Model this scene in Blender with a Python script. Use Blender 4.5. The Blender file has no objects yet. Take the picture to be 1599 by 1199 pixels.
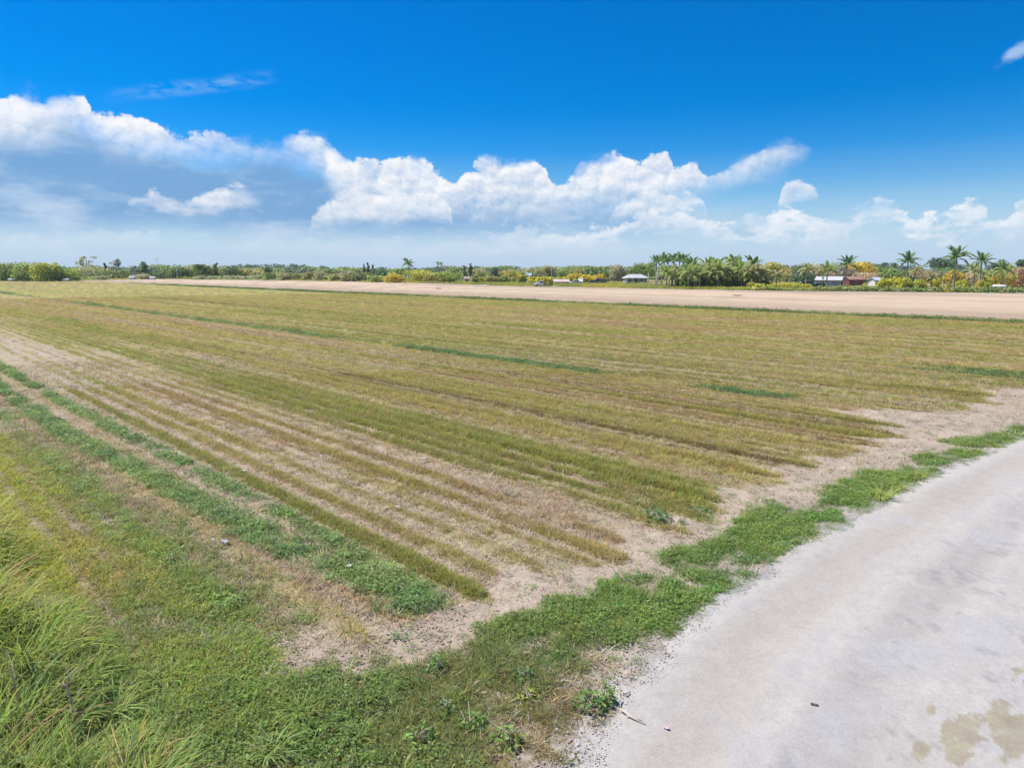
import bpy, math, random
import numpy as np

# ------------------------------------------------------------------ camera, sky, sun, exposure
S = bpy.context.scene
C = S.collection
R = math.radians
CAM_H, HORIZON, FPX = 5.0, 422.0, 1066.0          # drone height; horizon row and focal length in photo pixels
PITCH = math.atan((599.5 - HORIZON) / FPX)
cam_data = bpy.data.cameras.new('camera')
cam_data.sensor_width = 36.0
cam_data.lens = 36.0 * FPX / 1599.0
cam_data.clip_start, cam_data.clip_end = 0.1, 9000.0
cam = bpy.data.objects.new('camera', cam_data)
C.objects.link(cam)
cam.location = (0, 0, CAM_H)
cam.rotation_euler = (R(90) - PITCH, 0, 0)
S.camera = cam

SUN_EL, SUN_AZ = R(60), R(-68)                     # azimuth clockwise from the view direction (+Y)
S.render.engine = 'CYCLES'
S.view_settings.view_transform = 'Standard'
S.view_settings.look = 'None'
S.view_settings.gamma = 1.0
S.view_settings.use_curve_mapping = False
S.view_settings.exposure = 0.55
S.cycles.use_denoising = True
S.cycles.max_bounces = 5
S.cycles.diffuse_bounces = 3
S.cycles.glossy_bounces = 2
S.cycles.transmission_bounces = 3
S.cycles.volume_bounces = 0
S.cycles.transparent_max_bounces = 8
S.cycles.sample_clamp_indirect = 6.0

sun_data = bpy.data.lights.new('sun', 'SUN')
sun_data.energy = 4.2
sun_data.angle = R(0.55)
sun_data.color = (1.0, 0.94, 0.83)
sun = bpy.data.objects.new('sun', sun_data)
C.objects.link(sun)
# the lamp shines along its local -Z
sun.rotation_euler = (R(90) - SUN_EL, 0, math.pi - SUN_AZ)


def ray(x, y):
    """Direction of a photo pixel in the world."""
    cx, cy = (x - 799.5) / FPX, -(y - 599.5) / FPX
    d = np.array([cx, math.cos(PITCH) + cy * math.sin(PITCH), -math.sin(PITCH) + cy * math.cos(PITCH)])
    return d / np.linalg.norm(d)


def azel(x, y):
    d = ray(x, y)
    return math.degrees(math.atan2(d[0], d[1])), math.degrees(math.asin(d[2]))


class Sk:
    """Tiny wrapper so that node maths can be written as formulas."""
    nt = None

    def __init__(self, s): self.s = s

    @staticmethod
    def m(op, *a, clamp=False):
        n = Sk.nt.nodes.new('ShaderNodeMath'); n.operation = op; n.use_clamp = clamp
        for i, v in enumerate(a):
            if isinstance(v, Sk): Sk.nt.links.new(v.s, n.inputs[i])
            else: n.inputs[i].default_value = v
        return Sk(n.outputs[0])

    def __add__(self, o): return Sk.m('ADD', self, o)
    def __radd__(self, o): return Sk.m('ADD', o, self)
    def __sub__(self, o): return Sk.m('SUBTRACT', self, o)
    def __rsub__(self, o): return Sk.m('SUBTRACT', o, self)
    def __mul__(self, o): return Sk.m('MULTIPLY', self, o)
    def __rmul__(self, o): return Sk.m('MULTIPLY', o, self)
    def __truediv__(self, o): return Sk.m('DIVIDE', self, o)


def smooth(x, a, b):
    n = Sk.nt.nodes.new('ShaderNodeMapRange'); n.interpolation_type = 'SMOOTHSTEP'
    Sk.nt.links.new(x.s, n.inputs[0])
    n.inputs[1].default_value, n.inputs[2].default_value = a, b
    return Sk(n.outputs[0])


def comb(x, y, z=0.0):
    n = Sk.nt.nodes.new('ShaderNodeCombineXYZ')
    for i, v in enumerate((x, y, z)):
        if isinstance(v, Sk): Sk.nt.links.new(v.s, n.inputs[i])
        else: n.inputs[i].default_value = v
    return Sk(n.outputs[0])


def nz(vec, scale, detail=6.0, rough=0.55, dist=0.0, dim='2D'):
    n = Sk.nt.nodes.new('ShaderNodeTexNoise'); n.noise_dimensions = dim
    if vec is not None: Sk.nt.links.new(vec.s, n.inputs['Vector'])
    n.inputs['Scale'].default_value = scale
    n.inputs['Detail'].default_value = detail
    n.inputs['Roughness'].default_value = rough
    n.inputs['Distortion'].default_value = dist
    return Sk(n.outputs['Fac'])


def mixc(f, a, b, mode='MIX'):
    n = Sk.nt.nodes.new('ShaderNodeMix'); n.data_type = 'RGBA'; n.blend_type = mode
    for i, v in ((0, f), (6, a), (7, b)):
        if isinstance(v, Sk): Sk.nt.links.new(v.s, n.inputs[i])
        elif isinstance(v, tuple): n.inputs[i].default_value = (*v, 1.0)
        else: n.inputs[i].default_value = v
    return Sk(n.outputs[2])


def profile(u, pts, default):
    """A Float Curve node: elevation (degrees) of a cloud outline over azimuth, from traced points."""
    n = Sk.nt.nodes.new('ShaderNodeFloatCurve')
    Sk.nt.links.new(((u + 40.0) / 80.0).s, n.inputs['Value'])
    cu = n.mapping.curves[0]
    n.mapping.use_clip = False
    P = sorted(azel(x, y) for x, y in pts)
    P = [((a + 40) / 80, e / 25) for a, e in P]
    cu.points[0].location = (max(0.0, P[0][0]), P[0][1])
    cu.points[1].location = (min(1.0, P[-1][0]), P[-1][1])
    for p in P[1:-1]: cu.points.new(*p)
    for p in cu.points: p.handle_type = 'AUTO_CLAMPED'
    n.mapping.update()
    return Sk(n.outputs[0]) * 25.0


def srgb(r, g, b):
    f = lambda c: (c / 255 / 12.92) if c <= 10.3 else ((c / 255 + 0.055) / 1.055) ** 2.4
    return (f(r), f(g), f(b))


W = bpy.data.worlds.new('World'); S.world = W; W.use_nodes = True
nt = W.node_tree; Sk.nt = nt
bg = nt.nodes['Background']
sky = nt.nodes.new('ShaderNodeTexSky'); sky.sky_type = 'NISHITA'; sky.sun_disc = False
sky.sun_elevation, sky.sun_rotation = SUN_EL, SUN_AZ
sky.altitude, sky.air_density, sky.dust_density, sky.ozone_density = 0.0, 1.0, 0.3, 4.0
SKY_STRENGTH = 0.1
bg.inputs['Strength'].default_value = SKY_STRENGTH
tc = nt.nodes.new('ShaderNodeTexCoord')
sep = nt.nodes.new('ShaderNodeSeparateXYZ'); nt.links.new(tc.outputs['Generated'], sep.inputs[0])
dx, dy, dz = (Sk(o) for o in sep.outputs)
az = Sk.m('ARCTAN2', dx, dy) * (180 / math.pi)
el = Sk.m('ARCSINE', dz) * (180 / math.pi)
# the cloud band runs on all round the horizon: azimuth folds back and forth every 39 degrees
u = Sk.m('PINGPONG', az + 39.0, 78.0) - 39.0
v = el
hs = nt.nodes.new('ShaderNodeHueSaturation'); nt.links.new(sky.outputs[0], hs.inputs['Color'])
hs.inputs['Hue'].default_value, hs.inputs['Saturation'].default_value, hs.inputs['Value'].default_value = 0.511, 1.75, 0.90
blue = Sk(hs.outputs[0])
K = 1.0 / SKY_STRENGTH / 2 ** S.view_settings.exposure     # written as display colours


def col(r, g, b): return tuple(c * K for c in srgb(r, g, b))


P2 = comb(u * 1.0, v * 1.3)
wn = nt.nodes.new('ShaderNodeTexNoise'); wn.noise_dimensions = '2D'; nt.links.new(P2.s, wn.inputs['Vector'])
wn.inputs['Scale'].default_value, wn.inputs['Detail'].default_value, wn.inputs['Roughness'].default_value = 0.9, 5.0, 0.6
wv = nt.nodes.new('ShaderNodeVectorMath'); wv.operation = 'MULTIPLY_ADD'
nt.links.new(wn.outputs['Color'], wv.inputs[0]); wv.inputs[1].default_value = (0.75, 0.75, 0.75); nt.links.new(P2.s, wv.inputs[2])
PW = Sk(wv.outputs[0])


def shift(vec, d):
    n = nt.nodes.new('ShaderNodeVectorMath'); n.operation = 'ADD'
    nt.links.new(vec.s, n.inputs[0]); n.inputs[1].default_value = d
    return Sk(n.outputs[0])


def billow(vec):
    """Cauliflower heads: rounded cells at two sizes."""
    o = None
    for sc, w in ((0.40, 0.55), (0.95, 0.34), (2.2, 0.18), (4.8, 0.09)):
        n = nt.nodes.new('ShaderNodeTexVoronoi'); n.feature = 'F1'; n.voronoi_dimensions = '2D'
        nt.links.new(vec.s, n.inputs['Vector']); n.inputs['Scale'].default_value = sc
        d = Sk(n.outputs['Distance'])
        t = (1.0 - d * d * 1.3) * w
        o = t if o is None else o + t
    return o


b0, b1 = billow(PW), billow(shift(PW, (-0.30, 0.55, 0)))
n1 = nz(P2, 0.30, 9, 0.58) * 0.6 + b0 * 0.42 - 0.02
n2 = nz(comb(u + 31.0, v * 1.6 + 7.0), 0.20, 7, 0.55)
n3 = nz(comb(u * 0.35 + 11.0, v * 1.3 + 3.0), 0.30, 8, 0.6)
n4 = nz(comb(u + 5.0, v * 1.4 - 9.0), 0.16, 4, 0.5)
relief = (b0 - b1) * 0.95 + (n4 - 0.5) * 1.0 + (n2 - 0.5) * 0.5

# pale haze that thickens towards the horizon
out = mixc(smooth(v, 7.0, 0.0) * 0.93, blue, col(203, 222, 242))
out = mixc(smooth(v, 13.0, 3.0) * 0.32, out, col(150, 196, 238))
# blue-grey shaded body of the cloud deck (behind the white heads)
deck_top = profile(u, [(-40, 170), (0, 165), (60, 165), (130, 190), (200, 215), (300, 235), (420, 245), (500, 258), (600, 290), (700, 300), (850, 300),
                       (1000, 305), (1100, 315), (1200, 338), (1400, 356), (1640, 372)], 0)
deck = smooth(deck_top + (n2 - 0.5) * 3.2 - v, 0.0, 1.6) * smooth(v + (n3 - 0.5) * 2.4, 1.6, 4.2)
deck_fade = smooth(u, 26.0, -10.0) * 0.62 + 0.3
deck_col = mixc(smooth(n3 + relief * 0.10, 0.42, 0.80), col(122, 168, 216), col(178, 205, 234))
out = mixc(deck * deck_fade, out, deck_col)
# thin veil low over the horizon
veil = smooth(n3, 0.42, 0.72) * smooth(v, 0.3, 1.6) * smooth(v, 6.0, 3.0) * 0.45
out = mixc(veil, out, col(214, 228, 244))


def cloud_set(out, tops, bases, edge, base_soft, amp, white, grey, fall, alpha=1.0, shade0=0.86, na=None, nb_=None):
    t = profile(u, tops, 0) + ((na or n1) - 0.5) * amp
    b = profile(u, bases, 0) + ((nb_ or n2) - 0.5) * amp
    dt = t - v
    wisp = smooth(n2, 0.44, 0.64)                  # some edges crisp, others frayed
    a = Sk.m('MULTIPLY', smooth(dt, 0.0, edge), 1.0 - wisp) + smooth(dt, -0.2, edge * 4.5) * wisp
    a = a * smooth(v - b, -0.3, base_soft)
    lit = Sk.m('ADD', shade0 - dt * fall, relief, clamp=True)
    c = mixc(lit, col(*grey), col(*white))
    return mixc(a * alpha, out, c)


# the long white bank
tops = [(-40, 150), (0, 146), (40, 140), (90, 146), (132, 160), (150, 186), (185, 184), (260, 202), (330, 214), (400, 226), (432, 224), (455, 214), (480, 210), (508, 216),
        (524, 236), (545, 250), (600, 252), (660, 258), (690, 274), (706, 284), (722, 276), (745, 260), (778, 251), (818, 251), (848, 260), (866, 288), (884, 286), (908, 260),
        (940, 248), (970, 248), (1000, 264), (1020, 244), (1040, 244), (1056, 266), (1080, 258), (1104, 282), (1120, 272), (1150, 256), (1185, 234), (1225, 221), (1258, 221), (1270, 236), (1282, 300), (1300, 330), (1640, 330)]
bases = [(-40, 260), (0, 250), (60, 246), (130, 236), (180, 262), (250, 268), (330, 262), (400, 272), (470, 275), (500, 290), (530, 330), (600, 352), (700, 356), (800, 362), (900, 352),
         (1000, 346), (1080, 322), (1130, 306), (1180, 292), (1230, 274), (1262, 258), (1274, 240), (1300, 240), (1640, 240)]
out = cloud_set(out, tops, bases, 0.34, 3.2, 2.5, (252, 252, 254), (156, 189, 226), 0.14, 0.96, 0.94)
# lower heads in front, ragged
n5 = nz(comb(u * 1.1 + 3.0, v * 1.7 + 50.0), 0.62, 8, 0.58) * 0.6 + b0 * 0.35
n6 = nz(comb(u * 0.8 - 13.0, v * 1.7 + 20.0), 0.5, 7, 0.6)
tops2 = [(-40, 400), (170, 400), (192, 330), (205, 312), (240, 302), (270, 304), (285, 316), (310, 304), (350, 292), (380, 294), (402, 308), (416, 330), (430, 400), (470, 400), (484, 345), (520, 312), (560, 296), (620, 300), (690, 308),
         (705, 330), (720, 400), (900, 400), (950, 345), (965, 318), (1000, 305), (1050, 300), (1085, 306), (1105, 330), (1120, 400), (1200, 400), (1216, 302), (1240, 284), (1262, 290), (1282, 312), (1296, 400), (1640, 400)]
bases2 = [(-40, 380), (170, 345), (200, 328), (300, 336), (410, 326), (430, 340), (470, 360), (500, 354), (600, 352), (700, 348), (720, 360), (900, 360), (960, 346), (1050, 342), (1110, 336), (1200, 330), (1240, 318), (1285, 318), (1300, 330), (1640, 340)]
out = cloud_set(out, tops2, bases2, 0.5, 1.3, 2.2, (250, 251, 254), (190, 211, 236), 0.16, 0.82, na=n5, nb_=n6)
# broken small cumulus low over the horizon on the right, scraps elsewhere
tops3 = [(-40, 385), (60, 372), (120, 352), (170, 362), (260, 372), (420, 380), (520, 384), (600, 372), (680, 378), (760, 366), (830, 356), (900, 366), (960, 352), (1000, 340), (1040, 326), (1075, 332), (1110, 350), (1150, 346), (1180, 336), (1215, 326), (1260, 338), (1300, 332), (1340, 326), (1365, 320), (1390, 308), (1405, 330),
         (1425, 350), (1445, 338), (1475, 336), (1500, 324), (1530, 322), (1545, 345), (1560, 350), (1580, 336), (1599, 322), (1640, 318)]
bases3 = [(-40, 400), (200, 392), (420, 392), (600, 392), (800, 398), (950, 384), (1040, 360), (1080, 366), (1150, 386), (1250, 384), (1300, 384), (1340, 366), (1390, 350), (1410, 372), (1430, 388), (1480, 386), (1530, 368), (1560, 380), (1640, 372)]
side = (smooth(u, -6.0, 14.0) * 0.62 + 0.24) * smooth(n6, 0.31, 0.50)
out = cloud_set(out, tops3, bases3, 0.55, 1.0, 3.6, (249, 251, 254), (200, 219, 241), 0.2, side, na=n5, nb_=n6)
# a lone puff high up on the right and a cirrus streak high up on the left
a0, e0 = azel(1583, 84)
q = comb((u - a0) * 0.75 - (v - e0) * 0.35, (v - e0) * 1.25 + (u - a0) * -0.45)
ln = nt.nodes.new('ShaderNodeVectorMath'); ln.operation = 'LENGTH'; nt.links.new(q.s, ln.inputs[0])
puff = smooth(Sk(ln.outputs['Value']) + (n1 - 0.5) * 2.6, 1.15, 0.25)
out = mixc(puff * 0.7, out, col(190, 216, 246))
c0, e1 = azel(150, 154); c1, e2 = azel(432, 122)
streak = nz(comb(u * 0.9 + v * 2.0, (v - u * ((e2 - e1) / (c1 - c0))) * 3.2), 0.55, 7, 0.62)
sd = v - (e1 + (u - c0) * ((e2 - e1) / (c1 - c0)))
cir = smooth(Sk.m('ABSOLUTE', sd - 0.1), 0.75, 0.0) * smooth(u, c0 - 1, c0 + 5) * smooth(u, c1 + 0.8, c1 - 2.5) * smooth(streak, 0.33, 0.70)
out = mixc(cir * 0.36, out, col(170, 212, 248))
# below the horizon: the colour of the air
out = mixc(smooth(v, -0.3, -1.5), out, col(190, 205, 215))
nt.links.new(out.s, bg.inputs['Color'])

# ------------------------------------------------------------------ helpers
RNG = np.random.default_rng(7)
_lat = np.random.default_rng(3).random((512, 512)).astype(np.float32)


def vnoise(x, y):
    x = np.asarray(x, np.float64); y = np.asarray(y, np.float64)
    xi, yi = np.floor(x).astype(np.int64), np.floor(y).astype(np.int64)
    fx, fy = x - xi, y - yi
    fx, fy = fx * fx * (3 - 2 * fx), fy * fy * (3 - 2 * fy)
    a, b = xi & 511, yi & 511; a1, b1 = (xi + 1) & 511, (yi + 1) & 511
    return (_lat[a, b] * (1 - fx) + _lat[a1, b] * fx) * (1 - fy) + (_lat[a, b1] * (1 - fx) + _lat[a1, b1] * fx) * fy


def fbm(x, y, o=4, g=0.5):
    s, a, t = 0.0, 1.0, 0.0
    for i in range(o):
        s = s + a * vnoise(x * 2 ** i + 17.3 * i, y * 2 ** i + 5.1 * i); t += a; a *= g
    return s / t


def sstep(x, a, b):
    t = np.clip((x - a) / (b - a), 0, 1)
    return t * t * (3 - 2 * t)


def band(x, c, w, e=0.35):
    """1 inside a strip of half width w centred on c, soft edges."""
    return 1 - sstep(np.abs(x - c), w * (1 - e), w * (1 + e))


def lerp3(a, b, f):
    return a + (np.asarray(b) - a) * f[..., None]


def at(x, y):
    """Where a photo pixel below the horizon meets the ground."""
    d = ray(x, y)
    k = CAM_H / -d[2]
    return np.array([d[0] * k, d[1] * k])


ROW = R(-44.5)                                     # the crop rows run this way (clockwise from the view direction)
UX, UY = math.sin(ROW), math.cos(ROW)


def to_st(x, y):
    """s: across the rows (row number); t: along them, away from the road."""
    return x * UY - y * UX, x * UX + y * UY


def to_xy(s, t):
    return s * UY + t * UX, -s * UX + t * UY


ROAD_S = [-40, 0, 4.9, 6.2, 7.2, 8.4, 10.5, 12.4, 14.6, 17.5, 20, 24.7, 32, 45, 70]
ROAD_T = [2.2, 3.2, 3.88, 4.17, 4.37, 4.57, 4.6, 4.6, 4.5, 4.32, 4.0, 3.4, 2.2, -0.8, -9]
VERGE_S = [2.0, 3.76, 5.2, 6.9, 9, 11.5, 13.8, 16.4, 20.9, 27, 35, 45, 70]
VERGE_T = [7.9, 7.5, 6.75, 6.35, 6.1, 5.95, 6.1, 5.5, 4.95, 3.9, 2.6, 0.0, -8]
HEAD_S = [2, 4.5, 6.2, 6.6, 7.9, 8.8, 10.6, 11, 12.9, 16, 20.1, 23.9, 25.3, 28.3, 31, 35.2, 36, 41, 60, 90]
HEAD_T = [7.8, 7.6, 7.7, 7.3, 7.0, 6.9, 7.1, 7.1, 7.05, 7.2, 6.7, 6.3, 9.0, 6.3, 5.3, 6.2, 4.8, 4.2, -4, -15]


def zones(x, y):
    """What grows and lies where.  Everything is a function of the place on the ground."""
    s, t = to_st(x, y)
    d = np.hypot(x, y)
    n_big = fbm(x / 3.1 + 40, y / 3.1 + 9, 4)
    n_mid = fbm(x / 0.9 + 3, y / 0.9 + 71, 4)
    n_fin = fbm(x / 0.22 + 13, y / 0.22 + 31, 3)
    n_row = fbm(s / 0.55 + 5, t / 7.0 + 50, 4)                # streaks along the rows
    n_rowl = fbm(s / 2.6 + 90, t / 40.0 + 7, 4)
    n_line = fbm(s / 0.34 + 31, t / 70.0 + 3, 2) * .6 + vnoise(s / 0.9 + 77, t / 45.0) * .4    # long straight drill lines
    road_t = np.interp(s, ROAD_S, ROAD_T)
    verge_t = np.interp(s, VERGE_S, VERGE_T) + (n_mid - 0.5) * 1.5 + (n_big - 0.5) * 0.8 + (n_fin - .5) * .5
    head_t = np.interp(s, HEAD_S, HEAD_T) + (n_row - 0.5) * 2.2 + (n_mid - 0.5) * 0.9
    # ---- crop
    field = sstep(t, head_t - 0.25, head_t + 0.35) * sstep(s, 4.0, 4.4)
    rowid = np.round((s - 6.64) / 0.67)
    rv = vnoise(rowid * 7.31 + 3, t / 22.0 + rowid * 3.7)       # every row has its own strength along its length
    trk = vnoise(s / 1.7 + 11, t / 90.0) * .6 + vnoise(s / 4.3 + 5, t / 120.0 + 8) * .4
    amp = np.interp(s, [6, 9, 13, 20, 40, 90], [1.0, 0.88, 0.5, 0.5, 0.5, 0.45])
    rows = 0.5 + 0.5 * np.cos(2 * np.pi * (s + (n_row - 0.5) * 0.14 - 6.64) / 0.67)
    cover = 1 - amp * (1 - rows) * np.clip(0.45 + 1.3 * (n_row - 0.3), 0, 1.1)
    cover = cover * (1 - .45 * sstep(n_line, .46, .30) * sstep(s, 8, 12)) * (1 - np.interp(s, [7, 10, 12], [.7, .6, .38]) * sstep(rv, .36, .12)) * (1 - .36 * sstep(trk, .38, .24) * sstep(s, 9, 13))
    for c, w, k in ((6.97, 0.13, 0.5), (7.67, 0.12, 0.5), (8.6, 0.2, 0.85), (9.72, 0.2, 0.75), (10.45, 0.12, 0.45), (14.65, 0.14, 0.8), (18.3, 0.10, 0.4),
                    (24.5, 0.22, 0.55), (25.2, 0.25, 0.6), (28.6, 0.25, 0.7), (29.6, 0.3, 0.6), (33.0, 0.2, 0.5), (20.8, 0.16, 0.35)):
        brk = np.clip(1.6 * fbm(s * 0 + c * 7, t / 6.0 + c, 3) - 0.1, 0, 1)
        cover = cover * (1 - k * band(s, c, w) * brk)
    ragged = sstep(n_mid * 0.5 + n_row * 0.5, 0.26, 0.46)
    ragged = ragged + (1 - ragged) * sstep(d, 50, 120)
    cover = cover * (0.35 + 0.65 * ragged)
    cover = np.maximum(cover, .66 * sstep(s, 9.8, 12.5) * (.55 + .45 * ragged) * (1 - .45 * sstep(rv, .30, .1)))
    wide_bare = np.exp(-(((s - 10.6) / 1.5) ** 2 + ((t - 9.6) / 2.2) ** 2))
    cover = cover * (1 - 0.6 * wide_bare * sstep(n_mid, 0.3, 0.6))
    tracks = band(s, 28.0, 3.4) * sstep(t, 24, 9)
    cover = cover * (1 - 0.35 * tracks)
    left_pale = band(s, 7.8, 0.9) * sstep(t, 26, 50)
    cover = cover * (1 - 0.5 * left_pale)
    # colour of the crop: olive, here greener, there dry
    gr = np.interp(s, [5, 7, 9, 10.5, 12, 14.5, 17, 20.5, 21, 23, 25, 27, 31, 36, 42, 46, 54, 58, 66, 78, 84],
                   [0.40, 0.55, 0.4, 0.35, 0.76, 0.70, 0.60, 0.44, 0.36, 0.52, 0.28, 0.55, 0.70, 0.74, 0.52, 0.6, 0.34, 0.42, 0.48, 0.36, 0.5])
    gr = np.clip(gr + (n_rowl - 0.5) * 1.05 + (n_row - 0.5) * 0.55 + (n_line - .5) * .8 + (rv - .5) * .5 + (trk - .5) * .9 + (n_big - 0.5) * 0.4, 0, 1)
    crop = lerp3(lerp3(np.array([0.45, 0.345, 0.17]), np.array([0.47, 0.425, 0.145]), sstep(gr, 0.05, 0.36)), np.array([0.33, 0.36, 0.09]), sstep(gr, 0.40, 0.92))
    # furrows: long lines where the crop is dry and brown
    fur = sstep(vnoise(s / 0.62 + 203, t / 110.0), .72, .90) * sstep(s, 11, 14) * np.clip(.4 + 1.2 * n_row, 0, 1)
    crop = lerp3(crop, np.array([0.25, 0.165, 0.08]), fur * .8)
    cover = cover * (1 - .35 * fur)
    pal = sstep(vnoise(s / 0.55 + 91, t / 100.0), .24, .08) * sstep(s, 11, 14)
    cover = cover * (1 - .55 * pal)
    # dark green weedy strips
    weed = np.zeros_like(s)
    c1 = np.interp(t, [7, 9, 12, 18, 24, 36, 60], [5.80, 5.70, 5.26, 5.0, 4.62, 4.55, 4.5])
    w1 = np.interp(t, [7, 9, 18, 36, 60], [0.40, 0.34, 0.34, 0.26, 0.2])
    weed = np.maximum(weed, band(s + (n_mid - 0.5) * 0.25, c1, w1, .6) * sstep(t + (n_mid - .5), 7.35, 7.9) * sstep(n_mid * .7 + n_fin * .3, 0.24, 0.46))
    weed = np.maximum(weed, band(s + (n_mid - 0.5) * 0.2, 6.12 - 0.02 * (t - 12).clip(0, 20), 0.17) * sstep(t, 8.0, 8.5) * np.clip(sstep(n_mid, 0.26, 0.45) + band(t, 9.5, 2.0), 0, 1))
    weed = np.maximum(weed, band(s, 3.7, 0.3, .7) * .6 * sstep(n_mid, 0.46, 0.6) * sstep(t, 8.5, 9.4) * 0.9)
    m = band(s + (n_row - .5) * .5, 26.3, 0.5, .5) * np.clip(band(t, 13.2, 1.9, .6) + band(t, 24.5, 4.0, .6) * .9 + band(t, 33.5, 4.2, .6) + band(t, 58, 15, .5) + band(t, 105, 30, .5) * .9 + sstep(t, 150, 170), 0, 1)
    weed = np.maximum(weed, m * sstep(n_mid + n_row, 0.5, 0.85))
    weed = np.maximum(weed, band(s, 39.5, 1.0) * sstep(t, 12, 7) * 0.8 * sstep(n_row, .3, .55))
    edge_line = band(s + (n_rowl - 0.5) * 1.6, 80.3, 1.0) * np.clip(0.35 + 1.3 * fbm(t / 13.0, s * 0 + 2, 3), 0, 1)
    weed = np.maximum(weed, edge_line)
    weed = weed * sstep(s, 3.0, 3.4)
    weed_c = lerp3(np.array([0.22, 0.345, 0.13]), np.array([0.32, 0.42, 0.15]), sstep(n_mid, 0.3, 0.7))
    weed_c = weed_c * np.interp(s, [12, 20], [1.0, .82])[..., None]
    beyond = sstep(s + (n_rowl - 0.5) * 7 + (n_mid - .5) * 2, 80.8, 88.0)        # bare ploughed land starts here
    # ---- straw strips between the weed strips
    straw = np.maximum(band(s, np.interp(t, [8, 13, 17, 29], [4.98, 4.88, 4.6, 4.25]), 0.26), band(s, 3.9, 0.14) * 0.9)
    straw = np.maximum(straw, band(s, 5.98, 0.10) * 0.7)
    straw = np.maximum(straw, band(s, 4.1, 0.12) * sstep(t, 12, 20))
    straw = np.maximum(straw, wide_bare * 0.7)
    straw = straw * sstep(t, 8.2, 9.0) * sstep(n_mid + n_fin * .5, 0.42, 0.72) * (1 - weed)
    # ---- lawn on the left, verge along the road
    left = 1 - sstep(s + (n_mid - 0.5) * 1.1 + (n_row - .5) * .5, 3.6, 4.8)
    lawn = left * sstep(t, 6.2, 7.6)
    gaps = sstep(n_mid * 0.6 + n_big * 0.4, 0.40, 0.58)
    corner = np.exp(-(((s - 4.6) / 1.5) ** 2 + ((t - 7.7) / 0.85) ** 2)) * 1.25
    lawn = lawn * np.clip(0.95 - corner * (1 - gaps) * 1.2 - 0.5 * (1 - sstep(n_mid, .22, .38)), 0, 1)
    lawn = lawn * (1 - .75 * sstep(s, 2.2, 3.6) * band(t, 8.6, 1.3, .6) * sstep(n_mid * .6 + n_fin * .4, .60, .42))
    vs = .14 * sstep(s, 9.5, 12)
    verge = sstep(t, road_t - 0.06 - vs + (n_mid - 0.5) * 0.7, road_t + 0.36 - vs + (n_mid - 0.5) * 0.7) * (1 - sstep(t, verge_t - 0.16, verge_t + 0.1))
    verge = np.maximum(verge, left * (1 - sstep(t, 6.4, 7.4)) * sstep(t, road_t, road_t + 0.5))
    # openings of bare earth in the verge
    hole = np.zeros_like(s)
    for px, py, a, b in ((840, 1005, .42, .13), (1000, 1010, .22, .12), (1140, 872, .55, .07), (1215, 850, .5, .07), (1060, 925, .35, .06), (1000, 960, .2, .05), (660, 1020, .40, .16), (450, 1003, .30, .12), (350, 997, .25, .08), (1280, 820, .5, .06)):
        q = at(px, py); qs, qt = to_st(*q)
        hole = np.maximum(hole, np.exp(-((s - qs) / a) ** 2 - ((t - qt) / b) ** 2))
    verge = verge * (1 - sstep(hole + (n_fin - .5) * .5, 0.35, 0.65)) * np.clip(sstep(n_mid * .55 + n_fin * .25 + n_big * .2, 0.36, 0.54) + .55 * sstep(s, 7.2, 5.5) * sstep(t - road_t, .1, .7) + .25 * sstep(t - road_t, .2, .8) * sstep(s, 9, 13), 0, 1)
    lawn = lawn * (1 - sstep(hole + (n_fin - .5) * .5, 0.35, 0.65))
    # left lawn colour: yellow-green far left, greener near; verge: dry towards the road at the near end
    yel = sstep(s, 3.9, 2.2) * sstep(t, 9.0, 13.5) * np.clip(0.3 + 1.2 * n_row, 0, 1)
    lawn_c = lerp3(np.array([0.32, 0.42, 0.10]), np.array([0.56, 0.60, 0.09]), np.clip(yel + (n_mid - .5) * .7, 0, 1))
    lawn_c = lerp3(lawn_c, np.array([0.42, 0.37, 0.20]), np.clip(sstep(n_row, 0.55, 0.72) * 0.6 + sstep(n_line, .52, .66) * .55 * sstep(t, 7.5, 9), 0, .8))
    lawn_c = lerp3(lawn_c, np.array([0.16, 0.27, 0.10]), sstep(n_line, .40, .28) * .6 * sstep(t, 7.5, 9))
    lrow = .5 + .5 * np.cos(2 * np.pi * (s + (n_mid - .5) * .12) / .52)
    lr = (1 - lrow) * sstep(t, 8.5, 10.5) * sstep(n_row, .25, .5)
    lawn_c = lerp3(lawn_c, np.array([0.30, 0.27, 0.13]), lr * .7)
    lawn_c = lerp3(lawn_c, np.array([0.46, 0.50, 0.09]), lrow * sstep(t, 9, 11) * .45 * sstep(s, 4, 2.6))
    lawn = lawn * (1 - .62 * lr)
    lawn = lawn * (1 - .45 * sstep(n_line, .56, .68) * sstep(t, 7.5, 9) * sstep(s, .5, 1.5))
    dryv = np.clip(sstep(s, 7.6, 5.4) * sstep(t, road_t + 1.25, road_t + 0.2) + (1 - sstep(n_mid, .30, .5)) * .5 * sstep(s, 12, 8), 0, 1)
    verge_c = lerp3(np.array([0.19, 0.32, 0.09]), np.array([0.285, 0.385, 0.105]), sstep(n_big + (n_mid - .5) * .5, 0.42, 0.66))
    verge_c = lerp3(verge_c, np.array([0.27, 0.295, 0.115]), sstep(s, 8.5, 4.5) * 0.75)
    verge_c = lerp3(verge_c, np.array([0.38, 0.30, 0.16]), dryv * 0.8)
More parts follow.
